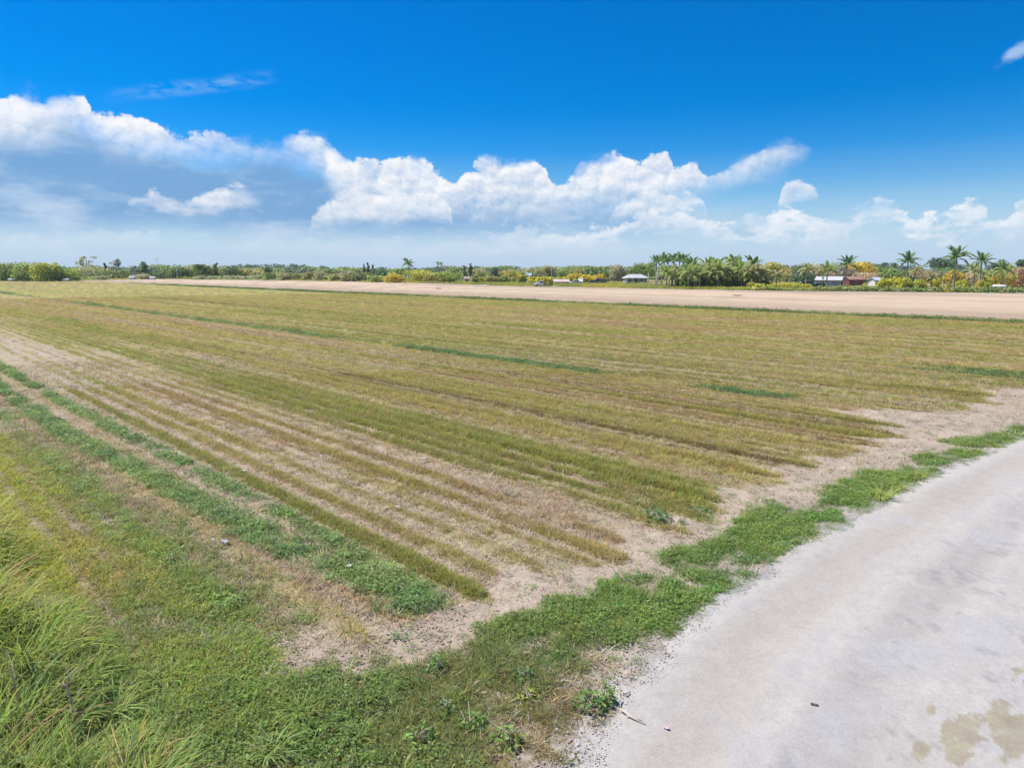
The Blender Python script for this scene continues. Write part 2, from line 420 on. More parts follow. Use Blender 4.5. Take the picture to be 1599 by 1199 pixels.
    return dict(s=s, t=t, d=d, field=field, cover=cover, crop=crop, weed=weed, weed_c=weed_c, beyond=beyond, straw=straw, lawn=lawn, lawn_c=lawn_c,
                verge=verge, verge_c=verge_c, rows=rows, n_mid=n_mid, n_big=n_big, n_fin=n_fin, n_row=n_row, n_line=n_line, rv=rv, trk=trk, n_rowl=n_rowl, road_t=road_t, left=left, tracks=tracks, yel=yel)


def new_obj(name, verts, faces, mat=None, parent=None, smooth_=False, loc=None):
    me = bpy.data.meshes.new(name)
    me.from_pydata([tuple(map(float, p)) for p in verts], [], [tuple(map(int, f)) for f in faces])
    if mat: me.materials.append(mat)
    if smooth_:
        me.polygons.foreach_set('use_smooth', [True] * len(me.polygons))
    o = bpy.data.objects.new(name, me); C.objects.link(o)
    if parent: o.parent = parent
    if loc is not None: o.location = loc
    return o


def grid_mesh(name, X, Y, Z, wrap=False):
    """Quad grid from 2-D arrays, built with foreach_set (fast)."""
    n, m = X.shape
    me = bpy.data.meshes.new(name)
    me.vertices.add(n * m)
    me.vertices.foreach_set('co', np.stack([X, Y, Z], -1).astype(np.float32).ravel())
    i, j = np.meshgrid(np.arange(n - 1), np.arange(m if wrap else m - 1), indexing='ij')
    j2 = (j + 1) % m
    q = np.stack([i * m + j, i * m + j2, (i + 1) * m + j2, (i + 1) * m + j], -1).reshape(-1, 4)
    me.loops.add(q.size); me.polygons.add(len(q))
    me.loops.foreach_set('vertex_index', q.astype(np.int32).ravel())
    me.polygons.foreach_set('loop_start', np.arange(0, q.size, 4, dtype=np.int32))
    me.polygons.foreach_set('use_smooth', np.ones(len(q), bool))
    me.update(calc_edges=True)
    return me


def set_col(me, rgb, name='col', domain='POINT'):
    a = me.attributes.new(name, 'FLOAT_COLOR', domain)
    v = np.ones((len(rgb), 4), np.float32); v[:, :3] = rgb
    a.data.foreach_set('color', v.ravel())


def mesh_np(name, V, F, Ccol, mat):
    """V (n,3), F list of equal-length faces, Ccol (n,3)."""
    F = np.asarray(F, np.int32)
    me = bpy.data.meshes.new(name)
    me.vertices.add(len(V)); me.vertices.foreach_set('co', np.asarray(V, np.float32).ravel())
    k = F.shape[1]
    me.loops.add(F.size); me.polygons.add(len(F))
    me.loops.foreach_set('vertex_index', F.ravel()); me.polygons.foreach_set('loop_start', np.arange(0, F.size, k, dtype=np.int32))
    me.update(calc_edges=True)
    set_col(me, np.asarray(Ccol, np.float32))
    me.materials.append(mat)
    return me


def setp(o, label=None, cat=None, group=None, kind=None):
    if label: o['label'] = label
    if cat: o['category'] = cat
    if group: o['group'] = group
    if kind: o['kind'] = kind
    return o


class M:
    """Material builder."""
    @staticmethod
    def new(name):
        m = bpy.data.materials.new(name); m.use_nodes = True
        return m, m.node_tree, m.node_tree.nodes['Principled BSDF']

    @staticmethod
    def plain(name, rgb, rough=0.7, noise=0.12, scale=6.0, metal=0.0):
        m, t, p = M.new(name)
        n = t.nodes.new('ShaderNodeTexNoise'); n.inputs['Scale'].default_value = scale; n.inputs['Detail'].default_value = 5
        tc_ = t.nodes.new('ShaderNodeTexCoord'); t.links.new(tc_.outputs['Object'], n.inputs['Vector'])
        mr = t.nodes.new('ShaderNodeMapRange'); mr.inputs[3].default_value, mr.inputs[4].default_value = 1 - noise, 1 + noise
        t.links.new(n.outputs['Fac'], mr.inputs[0])
        mx = t.nodes.new('ShaderNodeMix'); mx.data_type = 'RGBA'; mx.blend_type = 'MULTIPLY'; mx.inputs[0].default_value = 1
        mx.inputs[6].default_value = (*rgb, 1)
        t.links.new(mr.outputs[0], mx.inputs[7]); t.links.new(mx.outputs[2], p.inputs['Base Color'])
        p.inputs['Roughness'].default_value = rough; p.inputs['Metallic'].default_value = metal
        return m


def earth_material(name, bump=0.035, scales=((2.2, 0.16), (14.0, 0.22), (55.0, 0.30)), rough=0.95):
    """Vertex colour of the earth, broken up by grains and clods at several sizes."""
    m, t, p = M.new(name)
    a = t.nodes.new('ShaderNodeAttribute'); a.attribute_name = 'col'
    g = t.nodes.new('ShaderNodeNewGeometry')
    prev = a.outputs['Color']; hsum = None
    for sc, k in scales:
        n = t.nodes.new('ShaderNodeTexNoise'); n.inputs['Scale'].default_value = sc; n.inputs['Detail'].default_value = 4; n.inputs['Roughness'].default_value = 0.6
        t.links.new(g.outputs['Position'], n.inputs['Vector'])
        mr = t.nodes.new('ShaderNodeMapRange'); mr.inputs[1].default_value, mr.inputs[2].default_value = 0.25, 0.75
        mr.inputs[3].default_value, mr.inputs[4].default_value = 1 - k, 1 + k
        t.links.new(n.outputs['Fac'], mr.inputs[0])
        mx = t.nodes.new('ShaderNodeMix'); mx.data_type = 'RGBA'; mx.blend_type = 'MULTIPLY'; mx.inputs[0].default_value = 1
        t.links.new(prev, mx.inputs[6]); t.links.new(mr.outputs[0], mx.inputs[7]); prev = mx.outputs[2]; last = n
    t.links.new(prev, p.inputs['Base Color'])
    b = t.nodes.new('ShaderNodeBump'); b.inputs['Strength'].default_value = 0.6; b.inputs['Distance'].default_value = bump
    t.links.new(last.outputs['Fac'], b.inputs['Height']); t.links.new(b.outputs[0], p.inputs['Normal'])
    p.inputs['Roughness'].default_value = rough
    p.inputs['Specular IOR Level'].default_value = 0.2
    return m


# ------------------------------------------------------------------ the ground: one sheet to the horizon
dense = np.radians(np.linspace(-44, 44, 900))
rest = np.radians(np.linspace(44, 316, 92)[1:-1])
ANG = np.concatenate([dense, rest])
dep = np.linspace(math.atan(CAM_H / 4.6), math.atan(CAM_H / 420.0), 560)
RAD = np.concatenate([[0.3, 1.2, 2.2, 3.2, 4.0], CAM_H / np.tan(dep), [520, 700, 1000, 1600, 2400]])
rr, aa = np.meshgrid(RAD, ANG, indexing='ij')
GX, GY = rr * np.sin(aa), rr * np.cos(aa)
z = zones(GX, GY)
SOIL = np.array([0.405, 0.33, 0.255])
soil = SOIL * (0.86 + 0.28 * z['n_mid'] + 0.16 * (z['n_fin'] - 0.5))[..., None]
soil = lerp3(soil, lerp3(np.array([0.30, 0.22, 0.135]), np.array([0.285, 0.26, 0.105]), sstep(z['n_line'], .35, .6)), np.clip(z['field'] * (1 - z['beyond']) * (.4 * sstep(z['n_row'], .3, .7) + .68 * sstep(z['s'], 9.5, 13)), 0, 1))
soil = lerp3(soil, np.array([0.31, 0.215, 0.125]), z['straw'] * 0.75)
# far off, where single tufts are smaller than a grain of the picture, the sheet takes plant colour, darkened for the shade between tufts
far = sstep(z['d'], 45, 125)
plant = lerp3(z['crop'] * np.array([0.66, 0.62, 0.50]), z['weed_c'] * 0.75, z['weed'])
fine = fbm(z['s'] / 0.22, z['t'] / 3.0, 3)
plant = plant * ((0.78 + 0.44 * fine) * (.8 + .4 * sstep(z['n_line'], .3, .6)))[..., None]
colr = lerp3(soil, plant, np.clip(z['field'] * (1 - z['beyond']) * (0.30 + 0.70 * far) * np.clip(z['cover'] + .12 * far, 0, 1), 0, 1))
colr = lerp3(colr, np.array([0.385, 0.365, 0.345]), np.clip((1.15 - (z['t'] - z['road_t'] - .1) / .75) * (.35 + 1.3 * z['n_mid']), 0, 1))
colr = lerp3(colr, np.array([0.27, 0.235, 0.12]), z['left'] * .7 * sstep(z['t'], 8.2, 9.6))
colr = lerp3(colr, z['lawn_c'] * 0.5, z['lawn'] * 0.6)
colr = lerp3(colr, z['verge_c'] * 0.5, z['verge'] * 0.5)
# ploughed land beyond the crop: rosy brown near, paler far
bx = sstep(z['s'] + (z['n_rowl'] - .5) * 30, 86, 120)
bare = lerp3(lerp3(np.array([0.375, 0.285, 0.20]), np.array([0.53, 0.41, 0.28]), bx), np.array([0.37, 0.275, 0.20]), sstep(fbm(z['s'] / 9., z['t'] / 60., 3), .5, .7) * .7)
bare = bare * (0.84 + 0.16 * fbm(z['s'] / 1.3, z['t'] / 20., 3) + .16 * fbm(z['s'] / 5., z['t'] / 160. + 4, 3))[..., None]
colr = lerp3(colr, bare, z['beyond'])
# and the rough grass land under the trees past it
LINE_X = [0, 100, 250, 400, 530, 620, 700, 800, 1040, 1180, 1599]      # photo columns and rows of the far edge of the ploughed land
LINE_Y = [438.5, 438.2, 436, 437.5, 439.5, 441.5, 443.5, 447.2, 451.5, 454.5, 458.5]
lp = np.array([at(a_, b_) for a_, b_ in zip(LINE_X, LINE_Y)])
la, lr = np.arctan2(lp[:, 0], lp[:, 1]), np.hypot(lp[:, 0], lp[:, 1])


def edge_r(ang):
    return np.interp(ang, la, lr)


back = sstep(rr - edge_r(aa) + (z['n_big'] - .5) * 10, -1, 4)
colr = lerp3(colr, lerp3(np.array([0.26, 0.24, 0.07]), np.array([0.34, 0.28, 0.13]), sstep(z['n_mid'], .4, .6)), np.clip(back, 0, 1))
hz = 0.035 * z['field'] * (z['rows'] - 0.5) * (1 - far) + 0.05 * (z['n_mid'] - 0.5) * (1 - far) + 0.02 * (z['n_fin'] - .5) * (z['d'] < 30)
dmask = (z['t'] < z['road_t'] + 0.1)
hz = hz * sstep(z['t'] - z['road_t'], .0, .8)
hz = np.where(z['t'] < z['road_t'] - .3, -0.03, hz)
hz = hz * sstep(rr, 2, 4)
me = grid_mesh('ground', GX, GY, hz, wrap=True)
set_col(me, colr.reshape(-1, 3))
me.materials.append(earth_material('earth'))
ground = bpy.data.objects.new('ground', me); C.objects.link(ground); ground['kind'] = 'structure'
# close the small hole under the camera
new_obj('ground_centre', [(0.32 * math.sin(a), 0.32 * math.cos(a), -0.004) for a in np.linspace(0, 2 * np.pi, 24, endpoint=False)][::-1], [tuple(range(24))], bpy.data.materials['earth'])['kind'] = 'structure'
set_col(bpy.data.objects['ground_centre'].data, np.tile(SOIL, (24, 1)))

# ------------------------------------------------------------------ the gravel road
sv = np.concatenate([np.linspace(-60, 2, 60), np.linspace(2, 30, 700)[1:], np.linspace(30, 75, 120)[1:]])
kv = np.linspace(0, 1, 170)
SS, KK = np.meshgrid(sv, kv, indexing='ij')
edge_n = fbm(sv / 0.7, sv * 0 + 3, 4)
tl = np.interp(sv, ROAD_S, ROAD_T) + 0.42 + (edge_n - 0.5) * 0.5
tr = tl - 4.6
TT = tr[:, None] + (tl - tr)[:, None] * KK
RX, RY = to_xy(SS, TT)
across = TT - np.interp(sv, ROAD_S, ROAD_T)[:, None]       # 0 at the grass, negative towards the far side
nb, nm, nf = fbm(SS / 2.2 + 9, TT / 0.8, 4), fbm(RX / 0.6, RY / 0.6 + 20, 4), fbm(RX / 0.12, RY / 0.12, 3)
nlong = fbm(SS / 6.0, TT / 0.28 + 4, 5, .6)
rc = np.array([0.432, 0.404, 0.368]) * (0.86 + 0.16 * nb + 0.12 * (nf - .5) + 0.20 * (nlong - .1) + .10 * (fbm(RX / .05, RY / .05, 2) - .5))[..., None]
rc = lerp3(rc, np.array([0.37, 0.325, 0.28]), band(across, -0.75, 0.40, .9) * 0.6 * sstep(SS, 3, 6))   # tan wheel track
rc = lerp3(rc, np.array([0.30, 0.28, 0.265]), band(across, -2.1, 0.34, .8) * 0.5)
rc = lerp3(rc, np.array([0.40, 0.385, 0.38]), sstep(nm * .5 + nb * .5, .52, .68) * 0.7)
rc = lerp3(rc, np.array([0.22, 0.21, 0.21]), sstep(fbm(RX / 0.35 + 7, RY / 0.5, 5, .65), .60, .76) * sstep(across, -1.2, -2.0) * 0.4)
# dry mossy patches at the near right edge
moss = np.zeros_like(SS)
for px, py, a, b in ((1500, 1150, .55, .2), (1590, 1150, .5, .16), (1595, 1050, .3, .10), (1440, 1175, .22, .07), (1560, 1120, .4, .1), (1452, 1112, .1, .05), (1390, 1190, .1, .05)):
    qs, qt = to_st(*at(px, py))
    moss = np.maximum(moss, np.exp(-((SS - qs) / a) ** 2 - ((TT - qt) / b) ** 2))
moss = np.maximum(moss, sstep(across, -3.7, -4.3) * 0.8)
mo = fbm(SS / .42 + 3, TT / .16 + 8, 5, .62)
moss = sstep(moss * .8 + ((mo - .5) * 2.2 + (nf - .5) * .8) * sstep(moss, .04, .25), .36, .56)
rc = lerp3(rc, lerp3(np.array([0.29, 0.26, 0.13]), np.array([0.26, 0.21, 0.11]), sstep(nf, .4, .6)), moss * 0.6)
rz = 0.012 + 0.03 * np.sin(KK * np.pi) - 0.018 * band(across, -0.75, 0.3, .8) - 0.015 * band(across, -2.1, 0.3, .8) + 0.012 * (nb - .5) + 0.008 * (nf - .5)
rim = sstep(KK, .84, 1.0)                          # the edge thins out unevenly into the earth
rz = rz * (1 - rim) + rim * (-0.012 + 0.05 * (nm - .5) + .03 * (nf - .5)) - .05 * sstep(KK, .985, 1.0)
rz[:, -1] = -0.08; rz[:, 0] = -0.06
me = grid_mesh('gravel_road', RX, RY, rz)
set_col(me, rc.reshape(-1, 3))
me.materials.append(earth_material('crushed_rock', 0.012, ((3.0, 0.06), (22.0, 0.10), (90.0, 0.20))))
road = bpy.data.objects.new('gravel_road', me); C.objects.link(road); road['kind'] = 'structure'

# pale track along the far edge of the ploughed land
aa2 = np.radians(np.linspace(-40, 40, 260)); kk2 = np.linspace(0, 1, 4)
A2, K2 = np.meshgrid(aa2, kk2, indexing='ij')
r2 = edge_r(A2) - 4.5 + K2 * (4.0 + 1.2 * (fbm(A2 * 30, A2 * 0, 3) - .5))
me = grid_mesh('farm_track', r2 * np.sin(A2), r2 * np.cos(A2), np.full_like(r2, 0.045))
set_col(me, (np.array([0.52, 0.46, 0.39]) * (0.85 + 0.3 * fbm(A2 * 60, K2 * 3, 3))[..., None]).reshape(-1, 3))
me.materials.append(bpy.data.materials['crushed_rock'])
tk = bpy.data.objects.new('farm_track', me); C.objects.link(tk); tk['kind'] = 'structure'

# ------------------------------------------------------------------ trees, palms, bushes
def leaf_material(name, trans=0.3):
    m, t, p = M.new(name)
    a = t.nodes.new('ShaderNodeAttribute'); a.attribute_name = 'col'
    t.links.new(a.outputs['Color'], p.inputs['Base Color'])
    p.inputs['Roughness'].default_value = 0.6; p.inputs['Specular IOR Level'].default_value = 0.3
    tr = t.nodes.new('ShaderNodeBsdfTranslucent'); t.links.new(a.outputs['Color'], tr.inputs['Color'])
    ms = t.nodes.new('ShaderNodeMixShader'); ms.inputs[0].default_value = trans
    t.links.new(p.outputs[0], ms.inputs[1]); t.links.new(tr.outputs[0], ms.inputs[2])
    t.links.new(ms.outputs[0], t.nodes['Material Output'].inputs['Surface'])
    return m


LEAF = leaf_material('tree_leaf', 0.48)
BARK = M.plain('bark', (0.20, 0.155, 0.115), .9, .3, 3)
PALE_BARK = M.plain('pale_palm_bark', (0.40, 0.35, 0.29), .85, .2, 2)
SHAFT = M.plain('palm_crownshaft', (0.16, 0.22, 0.07), .5, .15, 2)
G_ = dict(dark=(.095, .15, .065), green=(.16, .245, .07), mid=(.205, .285, .085), ygreen=(.36, .40, .075), olive=(.33, .325, .13), yellow=(.56, .48, .065), orange=(.48, .335, .095),
          straw=(.52, .43, .29), blue=(.13, .19, .125), pink=(.43, .315, .25), pale=(.39, .40, .23), palm=(.21, .28, .1), palmy=(.36, .36, .15), grey=(.34, .31, .26))


def front(x):
    """Distance (along the view) of the front of the tree line under photo column x."""
    y = np.interp(x, LINE_X, LINE_Y)
    return at(x, y)[1]


def place(x, dist):
    """Ground point under photo column x at the given depth."""
    depth = dist * math.cos(PITCH) + CAM_H * math.sin(PITCH)
    return (x - 799.5) / FPX * depth, dist


def height_for(y, dist):
    """Height of something whose top shows at photo row y when it stands at that depth."""
    return CAM_H + dist * math.tan(math.atan(-(y - 599.5) / FPX) - PITCH)


def width_for(w, dist):
    return w / FPX * dist


def tube(pts, rad, n=6):
    V, F = [], []
    pts = np.asarray(pts, float)
    for i, p in enumerate(pts):
        d = pts[min(i + 1, len(pts) - 1)] - pts[max(i - 1, 0)]; d /= np.linalg.norm(d) + 1e-9
        a = np.cross(d, (1, 0, 0)) if abs(d[0]) < .9 else np.cross(d, (0, 1, 0)); a /= np.linalg.norm(a); b = np.cross(d, a)
        for k in range(n):
            w = 2 * np.pi * k / n
            V.append(p + rad[i] * (a * math.cos(w) + b * math.sin(w)))
    for i in range(len(pts) - 1):
        for k in range(n): F.append((i * n + k, i * n + (k + 1) % n, (i + 1) * n + (k + 1) % n, (i + 1) * n + k))
    F.append(tuple(range(n))[::-1]); F.append(tuple((len(pts) - 1) * n + k for k in range(n)))
    return V, F


def join_tubes(ts):
    V, F = [], []
    for v, f in ts:
        o = len(V); V += list(v); F += [tuple(i + o for i in q) for q in f]
    return V, F


def foliage(rng, lobes, n, leaf, rgb, hue=.16, shell=.5, up=0.55, second=None, second_k=0.0):
    """Leaf clumps spread through the volume of several lobes (cx, cy, cz, rx, ry, rz)."""
    L = np.array(lobes, float)
    vol = (L[:, 3] * L[:, 4] * L[:, 5]) ** (2 / 3); pick = rng.choice(len(L), n, p=vol / vol.sum())
    d = rng.normal(0, 1, (n, 3)); d /= np.linalg.norm(d, axis=1)[:, None]
    r = rng.random(n) ** shell
    c = L[pick, :3] + d * r[:, None] * L[pick, 3:]
    keep = c[:, 2] > 0.05; c, d, pick = c[keep], d[keep], pick[keep]; n = len(c)
    nr = d * .7 + rng.normal(0, .55, (n, 3)) + np.array([0, 0, up]); nr /= np.linalg.norm(nr, axis=1)[:, None]
    t = np.cross(nr, rng.normal(0, 1, (n, 3))); t /= np.linalg.norm(t, axis=1)[:, None]; b = np.cross(nr, t)
    s = leaf * rng.uniform(.5, 1.35, n)[:, None]
    e = rng.uniform(.55, .95, n)[:, None]
    V = np.stack([c - t * s, c + b * s * e + nr * s * .18, c + t * s, c - b * s * e + nr * s * .18], 1).reshape(-1, 3)
    F = np.arange(4 * n).reshape(-1, 4)
    lobe_tone = rng.normal(1, .10, (len(L), 1)) * (1 + rng.normal(0, .05, (len(L), 3)))
    base = np.tile(np.array(rgb), (n, 1))
    if second is not None:
        f = (rng.random(n) < second_k * (.4 + 1.2 * rng.random(len(L))[pick]))
        base[f] = second
    k = base * 1.38 * lobe_tone[pick] * rng.uniform(.72, 1.3, n)[:, None] * (1 + rng.normal(0, hue * .5, (n, 3)))
    return V, F, np.repeat(np.clip(k, .01, .9), 4, 0)


def lobed(rng, w, h0, h1, k, squash=.8, lean=0.0):
    """Lobes of a broad crown between heights h0 and h1, w wide."""
    out = []
    H_ = h1 - h0
    out.append((0, 0, h0 + H_ * .5, w * .36, w * .36, H_ * .44))
    for i in range(k):
        a = 2 * np.pi * (i + rng.random() * .8) / k; q = rng.uniform(.45, .8)
        zc = h0 + H_ * rng.uniform(.28, .78)
        rad = w * rng.uniform(.17, .27)
        zr = min(rad * squash * rng.uniform(.8, 1.2), h1 - zc + .02 * H_, max(zc - h0 * .75, .4))
        out.append((math.cos(a) * w * .5 * q, math.sin(a) * w * .5 * q, zc, rad, rad, max(zr, .25)))
    for i in range(max(2, k // 3)):
        rad = w * rng.uniform(.12, .2)
        out.append((rng.normal(0, w * .14), rng.normal(0, w * .14), h1 - rad * .8, rad, rad, rad * .8))
    return out


def empty(name, x, y, zz=0.0, rz=0.0):
    o = bpy.data.objects.new(name, None); C.objects.link(o); o.location = (x, y, zz); o.rotation_euler.z = rz
    o.empty_display_size = 0.5
    return o


def link_mesh(name, me, parent):
    o = bpy.data.objects.new(name, me); C.objects.link(o); o.parent = parent
    return o


TR = np.random.default_rng(21)


def tree(name, label, cat, x, dist, top, w, kind='round', colour='green', second=None, k2=0.0, group=None, bare=0.0, n=None, base=None):
    """A broadleaf tree or bush: trunk and limbs, and a crown of leaf clumps."""
    rng = TR
    X, Y = place(x, dist); h = height_for(top, dist); W_ = width_for(w, dist)
    root = empty(name, X, Y, 0, rng.uniform(0, 6.28)); setp(root, label, cat, group)
    h0 = {'round': .05, 'bush': .02, 'tall': .25, 'umbrella': .48, 'wispy': .18, 'pine': .12}[kind] * h if base is None else base
    leaf = max(.22, dist / 683 * .95)
    if kind == 'pine':
        lobes = []
        for i in range(9):
            f = i / 8; rw = W_ * .5 * (1 - f * .75) * rng.uniform(.75, 1.15)
            lobes.append((rng.normal(0, W_ * .07), rng.normal(0, W_ * .07), h0 + (h - h0) * (f * .94), rw * .8, rw * .8, (h - h0) * .085))
        n_ = n or 420; shell = .5; n_ = int(n_ * 1.6)
    elif kind == 'wispy':
        lobes = [(rng.normal(0, W_ * .2), rng.normal(0, W_ * .2), h0 + (h - h0) * rng.uniform(.1, .95), W_ * rng.uniform(.10, .24), W_ * rng.uniform(.10, .24), (h - h0) * rng.uniform(.06, .15)) for _ in range(16)]
        n_ = n or 420; shell = .7
    else:
        lobes = lobed(rng, W_ * 1.12, h0, h, {'round': 10, 'bush': 8, 'tall': 11, 'umbrella': 9}[kind], .62 if kind == 'umbrella' else .85)
        if kind in ('round', 'bush') and base is None or (base or 9) < 1:        # a skirt of low growth down to the ground
            for i_ in range(5):
                a_ = 1.2566 * i_ + rng.random(); lobes.append((math.cos(a_) * W_ * .34, math.sin(a_) * W_ * .34, h * .2, W_ * .24, W_ * .24, h * .24))
        area = (W_ * 683 / dist) * ((h - h0) * 683 / dist)
        n_ = n or int(np.clip(area * 5.0, 500, 3000)); shell = .42
    V, F, K = foliage(rng, lobes, int(n_ * (1 - bare)), leaf, G_[colour], second=G_[second] if second else None, second_k=k2, shell=shell)
    V[:, 2] = np.minimum(V[:, 2], h)
    cr = link_mesh('crown', mesh_np('crown', V, F, K, LEAF), root)
    tk_h = h * .62 if kind not in ('pine', 'wispy') else h * .93
    tr_ = max(.06, .022 * h)
    ts = [tube([(0, 0, -.15), (rng.normal(0, .05) * h * .2, rng.normal(0, .05) * h * .2, tk_h * .5), (rng.normal(0, .03) * h, rng.normal(0, .03) * h, tk_h)], [tr_ * 1.3, tr_, tr_ * .35])]
    for l in lobes[1:7] if kind not in ('pine',) else ():
        ts.append(tube([(0, 0, max(h0 * .6, .15)), (l[0] * .5, l[1] * .5, (l[2] + h0 * .8) * .5), (l[0], l[1], l[2])], [tr_ * .6, tr_ * .42, tr_ * .15], 5))
    if bare > 0:      # bare twigs show among the leaves
        for i in range(70):
            l = lobes[rng.integers(len(lobes))]; d = rng.normal(0, 1, 3); d /= np.linalg.norm(d); d[2] = abs(d[2])
            p0 = np.array(l[:3]); p1 = p0 + d * np.array(l[3:]) * 1.05
            ts.append(tube([p0, (p0 + p1) / 2 + rng.normal(0, .1, 3), p1], [tr_ * .16, tr_ * .12, tr_ * .06], 3))
    v, f = join_tubes(ts)
    new_obj('trunk', v, f, BARK if not bare else M_GREYBARK, root, True)
    return root


M_GREYBARK = M.plain('grey_bark', (0.34, 0.28, 0.225), .9, .2, 3)


def frond_mesh(rng, L_, rgb, droop, width, nleaf=26):
    """One feather leaf lying along +X, arching; leaflets on both sides of the rib."""
    V, F, K = [], [], []
    ang = .85; p = np.array([0., 0., 0.]); pts = [p.copy()]; segs = 9
    for i in range(segs):
        ang -= droop / segs * (.45 + 1.1 * i / segs)
        p = p + L_ / segs * np.array([math.cos(ang), 0, math.sin(ang)]); pts.append(p.copy())
    pts = np.array(pts)

    def pos(f):
        q = f * segs; i = min(int(q), segs - 1); return pts[i] + (pts[i + 1] - pts[i]) * (q - i)
    for i in range(segs):                          # the rib
        o = len(V); w0, w1 = .045 * (1 - i / segs) + .012, .045 * (1 - (i + 1) / segs) + .012
        V += [pts[i] + (0, w0, 0), pts[i] - (0, w0, 0), pts[i + 1] - (0, w1, 0), pts[i + 1] + (0, w1, 0)]
        F.append((o, o + 1, o + 2, o + 3)); K += [np.array([.30, .31, .12])] * 4
    for i in range(nleaf):
        f = .14 + .86 * i / (nleaf - 1); ln = width * math.sin(np.pi * min(1, f * .86 + .16)) ** .7 * rng.uniform(.85, 1.1)
        for sgn in (1, -1):
            a = pos(max(0, f - .035)); b = pos(min(1, f + .03))
            d = (b - a) / (np.linalg.norm(b - a) + 1e-9)
            tip = (a + b) / 2 + d * ln * .55 + np.array([0, sgn * ln * .82, 0]) + np.array([0, 0, -ln * rng.uniform(.25, .6)])
            o = len(V); mid = (a * .5 + b * .5) * .45 + tip * .55 + np.array([0, 0, ln * .10])
            V += [a, b, mid + d * .05, tip]; F.append((o, o + 1, o + 2, o + 3) if sgn > 0 else (o + 1, o, o + 3, o + 2))
            K += [np.array(rgb) * rng.uniform(1.05, 1.6)] * 4
    return mesh_np('frond', np.array(V), F, np.array(K), LEAF)


FR = np.random.default_rng(5)
FRONDS = {
    'royal': [frond_mesh(FR, 3.6, (.17, .27, .10), d, .75) for d in (1.0, 1.5, 2.0)],
    'coconut': [frond_mesh(FR, 4.2, (.31, .40, .12), d, .80) for d in (1.2, 1.7, 2.3)],
    'dry': [frond_mesh(FR, 3.4, (.42, .40, .19), d, .70) for d in (1.4, 2.0, 2.6)],
    'pale': [frond_mesh(FR, 4.0, (.42, .43, .21), d, .80) for d in (1.3, 1.8, 2.5)],
}


def palm(label, x, dist, top, kind='royal', n=16, group=None, lean=0.0, spread=1.0, low=None, name='palm_tree'):
    """Ringed trunk, green crownshaft and single fronds; apex of the crown at photo row top."""
    rng = TR
    X, Y = place(x, dist); h = height_for(top, dist)
    fl = min(1.0, h / 7.5) * spread
    th = max(.5, h - 2.0 * fl)
    root = empty(name, X, Y, 0, 0); setp(root, label, 'palm tree', group)
    pts = [np.array([lean * (i / 6) ** 1.5, rng.normal(0, .02) * i, -.15 + (th + .15) * i / 6]) for i in range(7)]
    r0 = .19 if kind == 'royal' else .16
    v, f = tube(pts, [r0 * 1.45, r0 * 1.05, r0 * 1.12, r0 * 1.1, r0, r0 * .85, r0 * .72], 8)
    new_obj('trunk', v, f, PALE_BARK if kind in ('royal', 'pale', 'coconut') else BARK, root, True)
    topp = pts[-1]
    if kind == 'royal':
        v, f = tube([topp - (0, 0, .05), topp + (0, 0, .5), topp + (0, 0, 1.0)], [.17, .16, .09], 8)
        new_obj('crownshaft', v, f, SHAFT, root, True); topp = topp + np.array([0, 0, .85])
    a0 = rng.uniform(0, 6.28)
    for i in range(n):
        fm = FRONDS[kind][min(2, int(3 * i / n + rng.uniform(-.3, .3)) if i else 0)]
        o = link_mesh('frond', fm, root)
        age = i / n                                # young fronds stand up, old ones hang
        o.location = topp + np.array([0, 0, -.25 * age])
        o.rotation_mode = 'XYZ'
        o.rotation_euler = (rng.normal(0, .15), -(.62 - 1.15 * age + rng.normal(0, .1)), a0 + i * 2.39996)
        s = fl * rng.uniform(.85, 1.1) * (.82 if i < 2 else 1); o.scale = (s, s, s)
    return root


# --- named trees, left to right
T = lambda *a, **k: tree('tree', *a, **k)
T('broad dark-based green tree at the far left end of the treeline', 'tree', 14, 330, 409, 44, 'round', 'mid', 'ygreen', .3, base=.3)
T('broad green tree with lit yellow-green top, second from the far left end', 'tree', 46, 322, 408, 44, 'round', 'mid', 'ygreen', .4, base=.3)
T('round tree with yellowish crown, third in the dense clump at far left', 'tree', 74, 318, 409.5, 40, 'round', 'ygreen', 'yellow', .15, base=.3)
T('smaller dark green tree closing the right end of the dense far-left clump', 'tree', 94, 322, 414, 30, 'round', 'mid', 'ygreen', .3, base=.3)
tree('bush', 'low yellow-green bush right of the dense far-left tree clump', 'bush', 112, 330, 420, 28, 'bush', 'ygreen')
T('tall pale wispy tree standing above the left part of the treeline', 'tree', 136, 400, 400.5, 32, 'wispy', 'pale', 'olive', .4, bare=.15)
T('broad pale olive tree under the tall wispy tree', 'tree', 134, 385, 416, 44, 'round', 'olive', 'pale', .5)
T('small dark conifer left of the sparse twiggy conifer', 'tree', 166, 400, 410.5, 12, 'pine', 'dark', n=260)
T('sparse twiggy conifer with thin upright branches', 'tree', 182, 405, 403, 17, 'wispy', 'grey', 'dark', .4, bare=.35)
T('olive green tree below the twiggy conifer', 'tree', 180, 385, 420, 46, 'round', 'olive', 'green', .5)
T('dark layered tree with pointed top above white sheds at left', 'tree', 226, 395, 408.5, 32, 'pine', 'mid', 'dark', .5, n=650)
T('low dark green tree right of the dark layered tree', 'tree', 258, 400, 418, 40, 'round', 'mid', 'dark', .4)
T('dark green tree pair-topped, left of the tall cabbage-shaped one', 'tree', 288, 400, 416, 30, 'round', 'dark', 'mid', .4)
T('dark rounded tree in the middle of the left treeline', 'tree', 316, 385, 412.5, 26, 'tall', 'mid', 'dark', .45)
